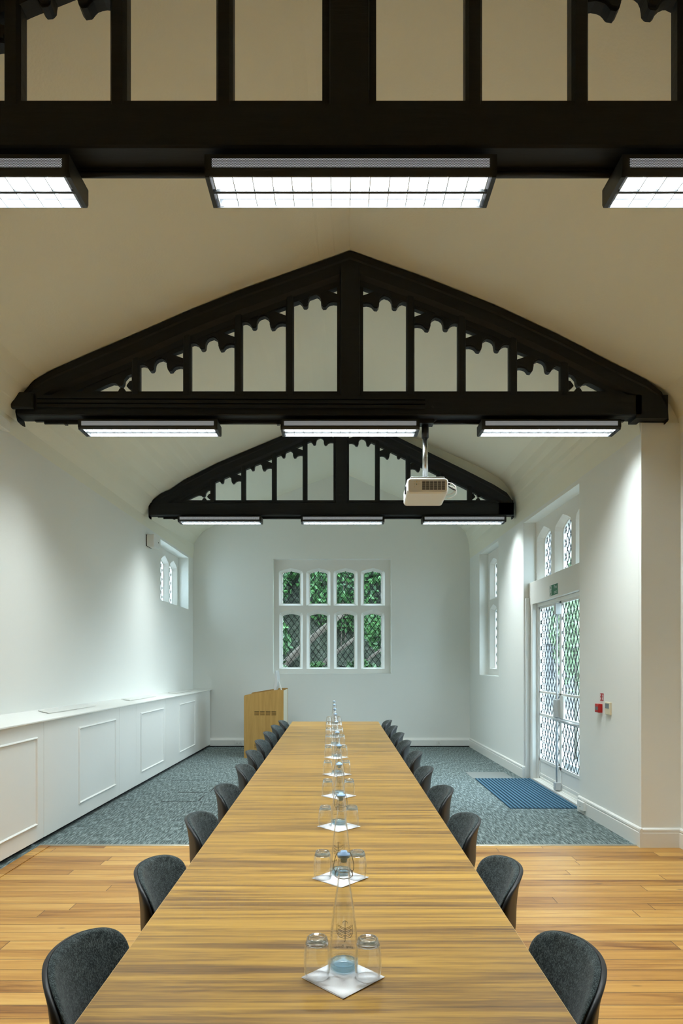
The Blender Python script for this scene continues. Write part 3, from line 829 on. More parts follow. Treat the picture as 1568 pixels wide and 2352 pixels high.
# ------------------------------------------------------------------ meeting tables
def tl(Y): return -0.626-0.0062*(Y-1.28)
def tr(Y): return 0.566+0.0022*(Y-1.28)
TABLE_H = 0.740
bounds = [1.275, 2.878, 4.478, 6.080, 7.700, 9.405]
def table(a, c, lb):
    root = empty('meeting_table', (0, (a+c)/2, 0)); yc = (a+c)/2
    tag(root, lb, 'table', 'meeting tables joined in one long run')
    g_ = 0.0022
    top = MB(); top.prism([(tl(a), a+g_-yc), (tr(a), a+g_-yc), (tr(c), c-g_-yc), (tl(c), c-g_-yc)], lambda u, v, d: (u, v, d), TABLE_H-0.026, TABLE_H)
    top.build('tabletop', M['walnut'], root)
    ed = MB(); t_ = 0.0015
    ed.prism([(tl(a)-t_, a+g_-t_-yc), (tr(a)+t_, a+g_-t_-yc), (tr(c)+t_, c-g_+t_-yc), (tl(c)-t_, c-g_+t_-yc)], lambda u, v, d: (u, v, d), TABLE_H-0.0262, TABLE_H-0.0004,
             [[(tl(a)+t_/4, a+g_-yc), (tr(a)-t_/4, a+g_-yc), (tr(c)-t_/4, c-g_-yc), (tl(c)+t_/4, c-g_-yc)]])
    ed.build('edge_strip', M['edge'], root, fix=False)
    for yy in (a+0.075-yc, c-0.075-yc):
        lg = MB(); cx_ = (tl(a)+tr(a))/2
        lg.box(cx_-0.03, cx_+0.03, yy-0.03, yy+0.03, 0.03, TABLE_H-0.05)
        lg.box(cx_-0.20, cx_+0.20, yy-0.03, yy+0.03, 0.0, 0.03); lg.box(cx_-0.20, cx_+0.20, yy-0.025, yy+0.025, TABLE_H-0.055, TABLE_H-0.026)
        lg.build('leg', M['lamp_metal'], root, bevel=0.006)
    return root
tb_lb = ['walnut-look meeting table nearest the viewer, cut by the bottom edge', 'second walnut-look meeting table of the run, counting from the viewer', 'walnut-look meeting table in the middle of the joined run of five',
         'walnut-look meeting table just before the last one of the run', 'walnut-look meeting table at the far end, beside the lectern']
for i in range(5): table(bounds[i], bounds[i+1], tb_lb[i])

# ------------------------------------------------------------------ chairs
def chair_surface(inset=0.0, trim=0.0):
    # local: +x towards the table, y across, z up; columns s in [-1,1]
    CL = [(0.425,0.440,0.19),(0.415,0.452,0.205),(0.36,0.460,0.222),(0.24,0.452,0.232),(0.12,0.446,0.232),(0.04,0.455,0.228),(0.0,0.485,0.222),(-0.022,0.53,0.218),(-0.034,0.58,0.220),
          (-0.045,0.63,0.228),(-0.058,0.68,0.236),(-0.070,0.715,0.238),(-0.080,0.745,0.232),(-0.089,0.768,0.212),(-0.095,0.785,0.178),(-0.100,0.797,0.125),(-0.103,0.803,0.060)]
    S = [-1,-0.9,-0.7,-0.45,-0.2,0,0.2,0.45,0.7,0.9,1]
    rows = []
    for i, (x_, z_, w) in enumerate(CL):
        t = min(1, max(0, (z_-0.46)/0.12))
        r = []
        for s in S:
            yy = s*(w-trim); q = (yy/0.235)**2
            r.append((x_ + t*(0.085*q), yy, z_ + (1-t)*0.018*q))
        rows.append(r)
    return rows
def make_chair():
    root = empty('meeting_chair', (0, 0, 0))
    inner = chair_surface()
    def outer_pt(p, th):
        t = min(1, max(0, (p[2]-0.45)/0.13)); return (p[0]-th*t, p[1]*(1+0.02*t), p[2]-th*(1-t)*0.8-0.004*t)
    outer = []
    for r in inner:
        zc = r[5][2]; th = 0.014+0.040*min(1, max(0, (0.76-zc)/0.18)) if zc > 0.47 else 0.030
        outer.append([outer_pt(p, th) for p in r])
    n = len(inner[0]); m = MB()
    rings = [i_+o_[::-1] for i_, o_ in zip(inner, outer)]
    m.loft(rings, closed=True, caps=True, smooth=True)
    sh = m.build('shell', M['black'], root, fix=True)
    sh.modifiers.new('s', 'SUBSURF').render_levels = 2
    m = MB(); rows = chair_surface(trim=0.008)
    def in_pt(p, th):
        t = min(1, max(0, (p[2]-0.45)/0.13)); return (p[0]+th*t, p[1], p[2]+th*(1-t))
    rings = []
    for k_, r in enumerate(rows):
        f = 0.4 if k_ in (0, len(rows)-1) else 1.0
        S_ = []
        for j, p in enumerate(r):
            e = (0.35 if j in (0, n-1) else 1.0)*f
            S_.append(in_pt(p, 0.002+0.017*e))
        rings.append([in_pt(p, 0.001) for p in r][::-1]+S_)
    m.loft(rings, closed=True, caps=True, smooth=True)
    pd = m.build('upholstery', M['felt'], root, fix=True)
    pd.modifiers.new('s', 'SUBSURF').render_levels = 2
    for sx, sy in ((0.33, 0.15), (0.33, -0.15), (0.05, 0.15), (0.05, -0.15)):
        l = MB(); ex = sx+(0.07 if sx > 0.2 else -0.09)
        l.tube([(sx, sy, 0.425), (ex, sy*1.45, 0.0)], 0.011, 8, rs=[0.013, 0.009]); l.build('leg', M['black'], root)
    return root, sh, pd
ch0, sh0, pd0 = make_chair()
Lc = [1.80, 2.55, 3.35, 4.16, 5.00, 5.82, 6.62, 7.42, 8.22, 8.88]; Lx = [-.788,-.785,-.785,-.79,-.79,-.83,-.85,-.86,-.855,-.82]
Rc = [1.78, 2.55, 3.33, 4.11, 4.90, 5.77, 6.58, 7.33, 8.14, 8.95]; Rx = [.710,.712,.722,.722,.715,.745,.735,.74,.74,.735]
cnt = ['nearest the viewer', 'second from the viewer', 'third from the viewer', 'fourth from the viewer', 'fifth from the viewer', 'fifth from the far end', 'fourth from the far end', 'third from the far end', 'last but one', 'at the far end']
k = 0
for side, cs, xs_, rz in (('left', Lc, Lx, 0), ('right', Rc, Rx, PI)):
    for i, (Y, X_) in enumerate(zip(cs, xs_)):
        o = ch0 if k == 0 else copy_tree(ch0); k += 1
        sg = 1 if rz == 0 else -1
        o.location = (X_+sg*0.10, Y, 0); o.rotation_euler = (0, 0, rz+random.uniform(-0.04, 0.04))
        tag(o, 'charcoal felt shell chair on the %s side of the tables, %s' % (side, cnt[i]), 'chair', 'chairs along the %s side of the tables' % side)

# ------------------------------------------------------------------ napkins, bottles, glasses
def text_mesh(body, size, extrude=0.0, font_align='CENTER'):
    cu = bpy.data.curves.new('text', 'FONT'); cu.body = body; cu.size = size; cu.align_x = font_align; cu.align_y = 'CENTER'; cu.extrude = extrude
    o = bpy.data.objects.new('text', cu); COL.objects.link(o)
    dg = bpy.context.evaluated_depsgraph_get(); me = bpy.data.meshes.new_from_object(o.evaluated_get(dg))
    vs = [tuple(v.co) for v in me.vertices]; fs = [tuple(p.vertices) for p in me.polygons]
    bpy.data.objects.remove(o); bpy.data.curves.remove(cu); bpy.data.meshes.remove(me)
    return vs, fs

def make_bottle():
    root = empty('swing_top_bottle', (0, 0, 0))
    prof_o = [(0.0,0.0),(0.034,0.0),(0.0385,0.003),(0.0400,0.010),(0.0408,0.045),(0.0405,0.062),(0.0388,0.085),(0.0360,0.115),(0.0325,0.145),(0.0290,0.175),(0.0240,0.205),(0.0195,0.232),(0.0160,0.256),(0.0145,0.268),(0.0150,0.271),(0.0185,0.274),(0.0190,0.280),(0.0172,0.284),(0.0160,0.300),(0.0160,0.306),(0.0125,0.308)]
    prof_i = [(0.0115,0.308),(0.0115,0.300),(0.0120,0.268),(0.0135,0.254),(0.0170,0.232),(0.0218,0.205),(0.0268,0.175),(0.0303,0.145),(0.0338,0.115),(0.0366,0.085),(0.0383,0.062),(0.0386,0.045),(0.0378,0.020),(0.034,0.015),(0.0,0.013)]
    m = MB(); m.lathe(prof_o+prof_i, n=40); m.build('glass_body', M['glass'], root)
    m = MB(); m.lathe([(0.0,0.001),(0.0335,0.001),(0.0385,0.010),(0.0372,0.0195),(0.032,0.0150),(0.0,0.013)], n=40); m.build('base', M['blue_glass'], root)
    m = MB(); m.lathe([(0.0,0.298),(0.0085,0.298),(0.0105,0.3085),(0.0165,0.3110),(0.0190,0.3165),(0.0175,0.3215),(0.0100,0.3240),(0.0090,0.3285),(0.0,0.3290)], n=28); m.build('stopper', M['blue_cap'], root)
    m = MB()
    for s in (1, -1):
        m.tube([(s*0.010,0,0.3265),(s*0.018,0,0.3245),(s*0.0235,0.001,0.312),(s*0.0285,0.002,0.290),(s*0.0275,0.0,0.277),(s*0.0215,-0.002,0.268),(s*0.0195,-0.002,0.278)], 0.0012, 6)
        m.tube([(s*0.0195,-0.002,0.278),(s*0.024,-0.004,0.272),(s*0.0245,-0.012,0.262)], 0.0012, 6)
    m.tube([(0.0165*math.cos(t*PI/12), 0.0165*math.sin(t*PI/12), 0.2725) for t in range(25)], 0.0012, 6)
    m.tube([(-0.0245,-0.012,0.262),(-0.015,-0.019,0.258),(0,-0.022,0.257),(0.015,-0.019,0.258),(0.0245,-0.012,0.262)], 0.0011, 6)
    m.build('wire_bail', M['wire'], root)
    # printed crest and lettering on the side facing away, read through the glass
    def rad(z): 
        P = prof_o[3:14]
        for (r0, z0), (r1, z1) in zip(P, P[1:]):
            if z0 <= z <= z1: return r0+(r1-r0)*(z-z0)/(z1-z0)
        return 0.04
    def wrap(x_, z_, off=0.0004):
        r = rad(z_)+off; a = PI/2 - x_/r
        return (r*math.cos(a), r*math.sin(a), z_)
    m = MB()
    def stroke(pts, w=0.0006):
        for p, q in zip(pts, pts[1:]):
            L = math.dist(p, q); n = max(1, int(L/0.004))
            for i in range(n):
                a = (p[0]+(q[0]-p[0])*i/n, p[1]+(q[1]-p[1])*i/n); c_ = (p[0]+(q[0]-p[0])*(i+1)/n, p[1]+(q[1]-p[1])*(i+1)/n)
                nx, nz = -(c_[1]-a[1])/(L/n)*w, (c_[0]-a[0])/(L/n)*w
                m.add([wrap(a[0]+nx, a[1]+nz), wrap(c_[0]+nx, c_[1]+nz), wrap(c_[0]-nx, c_[1]-nz), wrap(a[0]-nx, a[1]-nz)], [(0,1,2,3)])
    cx_, cz_ = 0.004, 0.088
    stroke([(cx_-0.024, cz_+0.022), (cx_-0.024, cz_-0.004), (cx_-0.016, cz_-0.018), (cx_, cz_-0.024), (cx_+0.016, cz_-0.018), (cx_+0.024, cz_-0.004), (cx_+0.024, cz_+0.022)])
    stroke([(cx_, cz_+0.030), (cx_, cz_-0.030), (cx_-0.002, cz_-0.034)], 0.0008)
    stroke([(cx_-0.006, cz_+0.022), (cx_-0.006, cz_+0.027), (cx_, cz_+0.030), (cx_+0.006, cz_+0.027), (cx_+0.006, cz_+0.022)])
    for s in (1, -1):
        for i in range(3):
            zz = cz_+0.008-i*0.011
            stroke([(cx_, zz-0.006), (cx_+s*0.010, zz-0.001), (cx_+s*0.019, zz+0.006), (cx_+s*0.019, zz+0.010), (cx_+s*0.010, zz+0.003), (cx_, zz-0.002)])
    vs, fs = text_mesh('kling  Bosor', 0.0105)
    m.add([wrap(-v[0]*1.15+0.000, v[1]+0.042) for v in vs], fs)
    for zz, w_ in ((0.0225, 0.030), (0.0195, 0.022)):
        n = 26
        for i in range(n):
            if i % 7 == 5: continue
            a = -w_+2*w_*i/n
            m.add([wrap(a, zz), wrap(a+w_/n*1.2, zz), wrap(a+w_/n*1.2, zz+0.0009), wrap(a, zz+0.0009)], [(0,1,2,3)])
    m.build('printed_crest', M['ink'], root, fix=False)
    return root
def make_glass():
    root = empty('upturned_tumbler', (0, 0, 0))
    H = 0.108
    o_ = [(0.0325,0.0),(0.0345,0.010),(0.0362,0.028),(0.0368,0.045),(0.0360,0.065),(0.0335,0.085),(0.0300,0.098),(0.0285,0.102),(0.0278,0.106),(0.0255,H),(0.0215,H),(0.0195,H-0.0025),(0.0,H-0.003)]
    i_ = [(0.0,0.0915),(0.0200,0.0910),(0.0262,0.0890),(0.0308,0.082),(0.0338,0.065),(0.0350,0.045),(0.0345,0.028),(0.0330,0.010),(0.0313,0.0),(0.0325,0.0)]
    m = MB(); m.lathe([p for p in o_[:7]]+[(0.0296,0.0985)], n=40); m.lathe([(0.0258,0.0895)]+i_[3:], n=40)
    m.build('glass_wall', M['glass'], root, fix=False)
    m = MB(); m.lathe([(0.0, 0.0915)]+[(0.0200,0.0910),(0.0262,0.0892),(0.0296,0.0885),(0.0320,0.0895),(0.0312,0.0935),(0.0298,0.0985)]+o_[7:], n=40)
    m.build('glass_base', M['glass_base'], root)
    return root
def make_napkin():
    m = MB(); s = 0.1595; n = 6
    for lay in range(2):
        z0 = 0.0012*lay+0.0003; off = 0.0016*lay
        pts = []
        for i in range(n+1):
            for j in range(n+1):
                x_ = (i/n-0.5)*s+off; y_ = (j/n-0.5)*s-off
                r = Matrix.Rotation(PI/4, 2) @ Vector((x_, y_))
                edge = max(abs(i/n-0.5), abs(j/n-0.5))*2
                pts.append((r.x, r.y, z0+0.0011+0.0006*(edge**6)*lay*(0.6+0.4*math.sin(i*2.1+j))))
        fs = [(i*(n+1)+j, (i+1)*(n+1)+j, (i+1)*(n+1)+j+1, i*(n+1)+j+1) for i in range(n) for j in range(n)]
        m.add(pts, fs, True)
    return m
nap_me = make_napkin()
nap0 = nap_me.build('paper_napkin', M['napkin'], fix=False)
so = nap0.modifiers.new('t', 'SOLIDIFY'); so.thickness = 0.0008; so.offset = 0
bot0 = make_bottle(); gl0 = make_glass()
NY = [1.746, 2.554, 3.358, 4.13, 4.93, 5.82, 6.70, 7.44, 8.20, 8.95]
NX = [0.0115, 0.0066, 0.001, 0.0, -0.012, -0.022, -0.036, -0.046, -0.057, -0.065]
gword = ['nearest the viewer', 'second from the viewer', 'third from the viewer', 'fourth from the viewer', 'fifth from the viewer', 'fifth from the far end', 'fourth from the far end', 'third from the far end', 'second from the far end', 'at the far end of the tables']
for i, (Y, X_) in enumerate(zip(NY, NX)):
    n_ = nap0 if i == 0 else nap0.copy()
    if i: COL.objects.link(n_)
    n_.location = (X_, Y, TABLE_H); n_.rotation_euler = (0, 0, random.uniform(-0.06, 0.06) if i else 0.0)
    tag(n_, 'white paper napkin set cornerwise under glasses, %s' % gword[i], 'napkin', 'napkins down the middle of the tables')
    o = bot0 if i == 0 else copy_tree(bot0)
    o.location = (X_+0.0035, Y+0.052, TABLE_H+0.0030); o.rotation_euler = (0, 0, 0 if i == 0 else random.uniform(-0.15, 0.15)+(0.45 if i == 1 else 0))
    tag(o, 'tall clear swing-top water bottle with blue stopper, %s' % gword[i], 'bottle', 'water bottles down the middle of the tables')
    for s in (-1, 1):
        q = gl0 if (i == 0 and s == -1) else copy_tree(gl0)
        q.location = (X_+s*0.070+(0.0 if s < 0 else -0.001), Y+random.uniform(-0.004, 0.004), TABLE_H+0.0032)
        tag(q, 'upturned clear tumbler %s of the bottle, %s' % ('left' if s < 0 else 'right', gword[i]), 'drinking glass', 'upturned tumblers on the napkins')

# ------------------------------------------------------------------ lectern with monitor
root = empty('lectern', (0, 0, 0)); tag(root, 'oak-veneered media lectern with slotted vents standing left of the table end', 'lectern')
LX0, LX1, LY0, LY1 = -1.59, -0.925, 10.76, 11.66
def side(y0_):
    m = MB()
    pl = [(LX0, 0.0), (LX1, 0.0), (LX1, 1.145), (-1.07, 1.145), (-1.24, 1.118), (LX0+0.02, 1.062), (LX0+0.005, 1.05), (LX0, 1.035)]
    holes = []
    if y0_ == LY0:
        for zz in (0.723, 0.17):
            for q in range(4):
                for r in range(4):
                    a = -1.417+q*0.0965; c_ = zz+r*0.0185
                    holes.append(rect(a, a+0.078, c_, c_+0.008))
    m.prism(pl, XZ(y0_), 0.0, 0.026, holes)
    return m.build('side_panel', M['oak'], root, fix=False)
side(LY0); side(LY1-0.0)
m = MB(); m.box(LX1-0.024, LX1-0.004, LY0+0.026, LY1, 0.02, 1.125); p_ = m.build('back_panel', M['cream_laminate'], root); p_['label'] = 'cream laminate back panel'
m = MB(); m.box(LX0+0.02, LX1-0.024, LY0+0.028, LY1-0.002, 0.05, 0.07); m.box(LX0+0.05, LX0+0.068, LY0+0.028, LY1-0.002, 0.07, 1.0); m.build('carcass', M['oak'], root)
m = MB(); m.box(LX0+0.05, LX1-0.03, LY0+0.05, LY0+0.06, 0.08, 1.0); m.build('vent_shade_sheet', M['dark'], root)  # dark sheet added behind the vent slots so they read as shade
m = MB(); m.prism([(LX0+0.03, 1.02), (-1.24, 1.085), (-1.07, 1.112), (LX1-0.024, 1.112), (LX1-0.024, 1.095), (-1.07, 1.095), (-1.24, 1.068), (LX0+0.03, 1.003)], XZ(LY0), 0.028, LY1-LY0-0.002)
m.build('worktop', M['oak'], root)
root = empty('computer_monitor', (0, 0, 0)); tag(root, 'slim grey monitor seen edge-on, standing on the lectern', 'monitor')
m = MB()
m.prism([(-1.112, 1.125), (-1.085, 1.128), (-1.060, 1.20), (-1.052, 1.28), (-1.055, 1.36), (-1.068, 1.445), (-1.078, 1.470), (-1.090, 1.468), (-1.098, 1.36), (-1.106, 1.24)], XZ(11.0), 0.0, 0.52)
m.build('screen', M['grey_white'], root, bevel=0.004)
m = MB(); m.box(-1.12, -0.99, 11.17, 11.35, 1.112, 1.120); m.prism([(-1.06, 1.30), (-1.052, 1.30), (-0.995, 1.12), (-1.010, 1.12)], XZ(11.22), 0.0, 0.08); m.build('stand', M['white'], root)
km = MB(); km.box(-1.02, -0.955, 10.86, 11.06, 1.114, 1.136)
tag(km.build('desk_phone', M['black'], bevel=0.006), 'small black control box lying beside the monitor on the lectern', 'control box')

# ------------------------------------------------------------------ small wall things
def on_right(u, v, d): return (XR(u)-d, u, v)
# fire exit sign on the lintel
def SF(u, v, d): return (2.655-d, u, v)
root = empty('fire_exit_sign', (0, 0, 0)); tag(root, 'green and white sign reading Fire exit above the glazed door', 'sign')
s0, s1, t0_, t1_ = 7.725, 8.035, 2.432, 2.575
m = MB(); m.prism(rect(s0, s1, t0_, t1_), SF, 0.0, 0.003); m.build('sign_border', M['sign_white'], root)
m = MB(); m.prism(rect(s0+0.006, s1-0.006, t0_+0.006, t1_-0.006), SF, 0.003, 0.004); m.build('sign_face', M['green'], root)
m = MB()
vs, fs = text_mesh('Fire\nexit', 0.075, 0, 'LEFT')
zc = sum(v[1] for v in vs)/len(vs)
m.add([SF(7.865-v[0]*0.86, (t0_+t1_)/2+(v[1]-zc)*0.80, 0.005) for v in vs], fs)
def sq(a, c, e, g_): m.prism(rect(a, c, e, g_), SF, 0.004, 0.0052)
m.prism([(8.02,2.445),(7.96,2.445),(7.96,2.565),(8.02,2.565)], SF, 0.004, 0.0050, [[(8.012,2.453),(7.968,2.453),(7.968,2.557),(8.012,2.557)]])
def limb(p, q, w=0.006):
    L = math.dist(p, q); nx, nz = -(q[1]-p[1])/L*w, (q[0]-p[0])/L*w
    m.prism([(p[0]+nx, p[1]+nz), (q[0]+nx, q[1]+nz), (q[0]-nx, q[1]-nz), (p[0]-nx, p[1]-nz)], SF, 0.004, 0.0052)
m.prism([(7.975+0.010*math.cos(t*PI/5), 2.546+0.010*math.sin(t*PI/5)) for t in range(10)], SF, 0.004, 0.0052)
limb((7.985,2.532),(7.992,2.495),0.009); limb((7.985,2.530),(7.955,2.515),0.004); limb((7.985,2.530),(8.008,2.512),0.004); limb((7.99,2.497),(7.965,2.475),0.005); limb((7.965,2.475),(7.97,2.450),0.005); limb((7.99,2.497),(8.005,2.470),0.005); limb((8.005,2.470),(8.015,2.455),0.005)
m.build('lettering', M['sign_white'], root, fix=False)
def ZR(px): return 2.728/((px-VX)/F+0.0170)
def zr(px, py): return CZ+(VY-py)*ZR(px)/F
# fire action notice, call point, thermostat
root = empty('fire_notice', (0, 0, 0)); tag(root, 'small red and white fire notice above the red call point', 'sign')
a, c = ZR(1386.9), ZR(1377.8)
m = MB(); m.prism(rect(a, c, 1.218, 1.306), on_right, 0.0, 0.002); m.build('notice_card', M['sign_white'], root)
m = MB(); m.prism(rect(a+0.006, c-0.006, 1.224, 1.300), on_right, 0.002, 0.003); m.build('notice_face', M['red'], root)
m = MB(); w = c-a
m.prism([(c-0.014*w/0.07, 1.232), (c-0.012, 1.250), (c-0.022, 1.262), (c-0.032, 1.252), (c-0.030, 1.232)], on_right, 0.003, 0.004)
m.prism(rect(c-0.025, c-0.016, 1.268, 1.294), on_right, 0.003, 0.004)
m.prism([(a+0.012, 1.230), (a+0.030, 1.236), (a+0.034, 1.256), (a+0.022, 1.262), (a+0.034, 1.290), (a+0.014, 1.282)], on_right, 0.003, 0.004)
m.build('pictogram', M['sign_white'], root)
root = empty('fire_call_point', (0, 0, 0)); tag(root, 'red fire alarm call point on the right-hand wall', 'alarm call point')
a, c = ZR(1383.5), ZR(1375)
m = MB(); m.prism(rect(a, c, 1.108, 1.193), on_right, 0.0, 0.042, ); m.build('housing', M['red'], root, bevel=0.004)
m = MB(); m.prism(rect(a+0.016, c-0.02, 1.132, 1.166), on_right, 0.042, 0.044); m.build('press_window', M['screen'], root)
root = empty('thermostat', (0, 0, 0)); tag(root, 'cream wall thermostat with grey display beside the red call point', 'thermostat')
a, c = ZR(1404.5), ZR(1393)
m = MB(); m.prism(rect(a, c, 1.100, 1.222), on_right, 0.0, 0.020); m.build('housing', M['cream'], root, bevel=0.004)
m = MB(); m.prism(rect(a+0.018, c-0.008, 1.160, 1.208), on_right, 0.020, 0.0215); m.build('display', M['screen'], root)
# sockets
def socket(fn, u0, u1, v0, v1, lb, double=False, th=0.012):
    root = empty('wall_socket', (0, 0, 0)); tag(root, lb, 'socket')
    m = MB(); m.prism(rect(u0, u1, v0, v1), fn, 0.0, th); m.build('plate', M['white'], root, bevel=0.003)
    m = MB()
    for cu_ in ([(u0+u1)/2] if not double else [u0+(u1-u0)*0.27, u0+(u1-u0)*0.73]):
        cv = (v0+v1)/2
        for du, dv in ((0, 0.014), (-0.011, -0.010), (0.011, -0.010)): m.prism(rect(cu_+du-0.003, cu_+du+0.003, cv+dv-0.004, cv+dv+0.004), fn, th, th+0.001)
    m.build('pin_holes', M['dark'], root)
BKF = lambda u, v, d: (u, YB-0.055-d, v)
socket(lambda u, v, d: (XR(u)-0.022-d, u, v), 6.70, 6.86, 0.045, 0.135, 'white socket on the skirting right of the entrance mat', False, 0.03)
socket(BKF, 1.15, 1.30, 0.045, 0.120, 'white double socket on the back wall trunking beside the right-hand chairs', True)
socket(BKF, 1.87, 1.955, 0.045, 0.120, 'white single socket on the back wall trunking near the right corner')
socket(BKF, -1.97, -1.83, 0.045, 0.120, 'white socket on the back wall trunking just left of the lectern', True)
# boxes on the left wall
root = empty('wall_sensor', (0, 0, 0)); tag(root, 'white box-shaped speaker high on the left wall beside the small window', 'speaker')
m = MB(); x0, x1 = XL(9.5)+0.012, -2.70
m.prism([(x0, 3.32), (x0+0.06, 3.30), (x1, 3.30), (x1, 3.49), (x0, 3.49)], XZ(9.36), 0.0, 0.26); m.build('housing', M['white'], root, bevel=0.012)
m = MB(); m.box(XL(9.5)-0.002, x0, 9.37, 9.61, 3.32, 3.485); m.build('bracket', M['black'], root)
m = MB(); m.box(x1-0.001, x1+0.002, 9.58, 9.60, 3.395, 3.415); m.build('indicator', M['black'], root)
tag(MB().prism([(XL(5.3)+0.001, 3.575), (-2.79, 3.56), (-2.79, 3.655), (XL(5.3)+0.001, 3.665)], XZ(5.24), 0.0, 0.2).build('wall_speaker', M['wall'], bevel=0.008),
    'cream-painted box on the left wall at the end of the middle beam', 'speaker')

# ------------------------------------------------------------------ entrance mat and floor hatch
m = MB(); n = 17; x0, x1, y0, y1 = 1.885, 2.655, 7.02, 8.83
root = empty('entrance_mat', (0, 0, 0)); tag(root, 'blue ribbed entrance mat in front of the glazed door', 'mat')
pts = []
for k in range(n):
    a = x0+(x1-x0)*k/n; w = (x1-x0)/n
    pts += [(a, 0.003), (a+w*0.22, 0.012), (a+w*0.62, 0.012), (a+w*0.85, 0.003)]
pts += [(x1, 0.004), (x1, 0.0), (x0, 0.0)]
m.prism(pts[::-1], lambda u, v, d: (u, d, v), y0, y1); m.build('ribbed_pile', M['mat_blue'], root, fix=True)
tag(MB().box(1.86, 2.42, 8.85, 9.36, 0.0, 0.005).build('floor_hatch', M['hatch']), 'pale grey carpeted floor hatch behind the blue mat', 'floor hatch')
for lb, a, c, e in (('thin dark cut line in the carpet nearest the cupboards, farthest of three', -2.28, -1.83, 8.72), ('dark cut line in the carpet beside the left chairs, middle one', -1.98, -1.62, 7.90), ('dark cut line in the carpet beside the left chairs, nearest one', -2.05, -1.63, 7.38)):
    mm = MB(); mm.box(a, c, e, e+0.012, 0.0, 0.0015)
    if 'middle' in lb: mm.box(c+0.02, c+0.03, e+0.02, e+0.35, 0.0, 0.0015)
    if 'nearest one' in lb: mm.box(c+0.0, c+0.012, e+0.05, e+0.3, 0.0, 0.0015)
    tag(mm.build('floor_box_lid', M['dark']), lb, 'floor outlet lid', 'floor outlet lids in the carpet')

# ------------------------------------------------------------------ outside
mb = MB(); mb.box(-40, 40, YB+0.35, 60, -0.6, -0.4); mb.box(3.4, 40, -10, YB+0.35, -0.6, -0.4)
tag(mb.build('ground', M['ground']), kind='structure')
def leaf_cloud(n, cen, rad, size, rnd):
    m = MB()
    for _ in range(n):
        while True:
            p = Vector((rnd.uniform(-1,1), rnd.uniform(-1,1), rnd.uniform(-1,1)))
            if 0.25 < p.length < 1: break
        c_ = Vector(cen)+Vector((p.x*rad[0], p.y*rad[1], p.z*rad[2]))
        a = Vector((rnd.gauss(0,1), rnd.gauss(0,1), rnd.gauss(0,1))).normalized()
        b_ = a.cross(Vector((rnd.gauss(0,1), rnd.gauss(0,1), rnd.gauss(0,1)))).normalized()
        s = size*rnd.uniform(0.6, 1.3)
        m.add([c_-a*s, c_+b_*s*0.45-a*s*0.1, c_+a*s, c_-b_*s*0.45-a*s*0.1], [(0,1,2,3)])
    return m
rnd = random.Random(3)
# earth bank beyond the back window; steep top added to block sky light
m = MB(); nx, ny = 40, 30; vs = []
for j in range(ny+1):
    for i in range(nx+1):
        x_ = -6+8.6*i/nx; t = j/ny; y_ = 15.7+3.2*t+(4.0*(t-0.6)/0.4 if t > 0.6 else 0)
        vs.append((x_, y_+rnd.uniform(-.12,.12), -0.45+3.3*t**0.8+(9.0*(t-0.6)/0.4 if t > 0.6 else 0)+rnd.uniform(-.12,.12)))
m.add(vs, [(j*(nx+1)+i, j*(nx+1)+i+1, (j+1)*(nx+1)+i+1, (j+1)*(nx+1)+i) for j in range(ny) for i in range(nx)], True)
tag(m.build('garden_bank', M['bank'], fix=False), kind='structure')
shrubs = [(-2.6, 17.9, 3.9, 1.25, 0), (-1.45, 19.3, 5.0, 1.5, 0), (0.05, 17.9, 4.2, 1.22, 0), (1.6, 19.3, 5.0, 1.45, 0), (2.65, 17.9, 3.9, 1.25, 0), (-1.65, 13.4, 1.35, 0.62, 0), (-0.50, 13.4, 1.28, 0.40, 0), (0.50, 13.4, 1.35, 0.38, 0), (1.30, 13.4, 1.6, 0.40, 0), (-2.0, 16.5, 2.2, 0.8, 0), (1.5, 16.5, 2.5, 0.9, 0)]
slb = ['tall green shrub seen through the upper left lights of the back window', 'highest green shrub behind the second lights of the back window', 'green shrub behind the centre mullion of the back window', 'green shrub behind the third upper light of the back window', 'green shrub behind the upper right light of the back window',
       'low shrub at the foot of the lower left light outside', 'low shrub outside beneath the leaning trunks', 'low shrub outside behind the third lower light', 'low shrub outside behind the lower right light', 'shrub halfway up the bank outside, left', 'shrub halfway up the bank outside, right']
for (x_, y_, z_, r, _), lb in zip(shrubs, slb):
    root = empty('garden_shrub', (0, 0, 0)); tag(root, lb, 'shrub', 'shrubs outside the back window')
    leaf_cloud(int(1500*r*r)+400, (x_, y_, z_), (r, min(0.75, r*0.5), r*(1.5 if y_ > 17 else 0.85)), 0.085 if y_ < 18 else 0.12, rnd).build('foliage', M['leaf'], root, fix=False)
    w = MB()
    for k in range(4): w.tube([(x_+rnd.uniform(-.1,.1), y_, -0.42), (x_+rnd.uniform(-.4,.4)*r, y_+rnd.uniform(-.2,.2), z_+rnd.uniform(0,.6)*r)], 0.02, 5)
    w.build('stems', M['bark'], root)
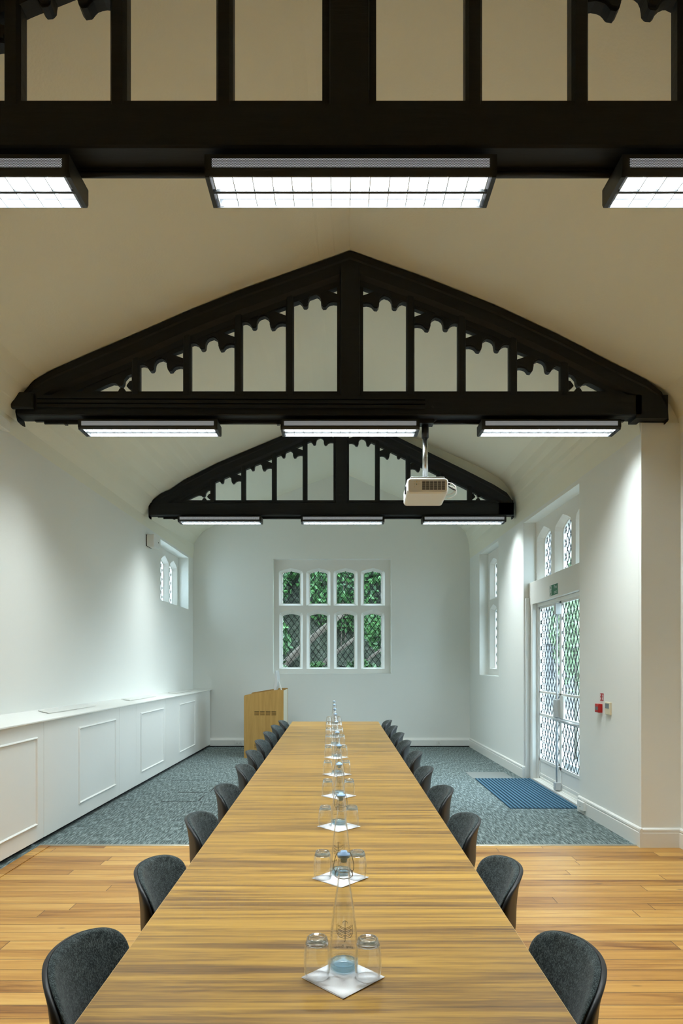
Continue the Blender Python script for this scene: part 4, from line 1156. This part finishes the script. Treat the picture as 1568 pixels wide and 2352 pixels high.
for i, (p, q, r) in enumerate((((-1.95, 14.2, 0.75), (0.1, 14.9, 2.75), 0.10), ((-1.45, 14.15, 0.45), (0.55, 14.8, 2.3), 0.065), ((-0.8, 14.1, 0.25), (1.1, 14.7, 2.0), 0.05), ((-2.9, 15.2, 1.2), (-1.4, 15.5, 3.6), 0.05))):
    m = MB(); P = [Vector((p[0]-0.25, p[1], -0.45))]+[Vector(p).lerp(Vector(q), t/5)+Vector((0, 0, 0.12*math.sin(t/5*PI))) for t in range(6)]
    m.tube(P, r, 10, rs=[r]+[r*(1-0.08*t) for t in range(6)])
    tag(m.build('tree_trunk', M['bark']), ['thickest leaning bare trunk outside the back window', 'leaning bare trunk below the thickest one outside', 'lowest leaning bare trunk outside the back window', 'thin leaning trunk at the left outside the back window'][i], 'tree trunk', 'leaning trunks outside the back window')
for (x_, y_, z_, r), lb in zip([(5.9, 15.5, 2.6, 1.3), (4.9, 13.2, 2.4, 0.9)], ['pale green tree outside, behind the left leaf of the glazed door', 'pale green tree outside, behind the right leaf of the glazed door']):
    root = empty('garden_tree', (0, 0, 0)); tag(root, lb, 'tree', 'trees outside the glazed door')
    leaf_cloud(900, (x_, y_, z_), (r*0.55, r*0.8, r*1.5), 0.10, rnd).build('foliage', M['leaf_pale'], root, fix=False)
    MB().tube([(x_, y_, -0.4), (x_, y_, z_)], 0.035, 8).build('trunk', M['pale_bark'], root)
m = MB()
for k in range(4): m.box(4.2+k*0.35, 6.2, 10.0, 12.2, -0.4+k*0.16, -0.24+k*0.16)
tag(m.build('garden_steps', M['paving']), 'pale stone steps outside the glazed door', 'steps')

def backdrop(x0, x1, lb):  # house-shaped block, added to tone down the bright sky behind the leaded glass
    root = empty('sky_backdrop', (0, 0, 0)); tag(root, lb, 'backdrop')
    y0, y1, H = 30.0, 36.0, 9.5
    wins = [(x0+1.2+k*2.6, zz) for k in range(int((x1-x0-1.5)/2.6)) for zz in (1.0, 4.2)]
    w = MB(); w.prism(rect(x0, x1, -0.5, H), XZ(y0), 0.0, 0.3, [rect(a, a+1.1, c, c+1.5) for a, c in wins])
    w.box(x0, x0+0.3, y0+0.3, y1, -0.5, H); w.box(x1-0.3, x1, y0+0.3, y1, -0.5, H)
    w.build('wall', M['render'], root)
    r = MB(); r.prism([(y0-0.3, H), (y1+0.3, H), ((y0+y1)/2, H+2.5)], lambda u, v, d: (d, u, v), x0-0.3, x1+0.3); r.build('roof', M['slate'], root)
    for a, c in wins:
        g = MB(); g.box(a, a+1.1, y0+0.15, y0+0.2, c, c+1.5); g.box(a-0.05, a+1.15, y0-0.04, y0+0.1, c-0.1, c); g.build('window', M['render'], root)
backdrop(5.2, 17.0, 'pale rendered house added to dim the sky seen through the glazed door')
backdrop(-13.0, -6.0, 'pale rendered house added to dim the sky seen through the small left window')
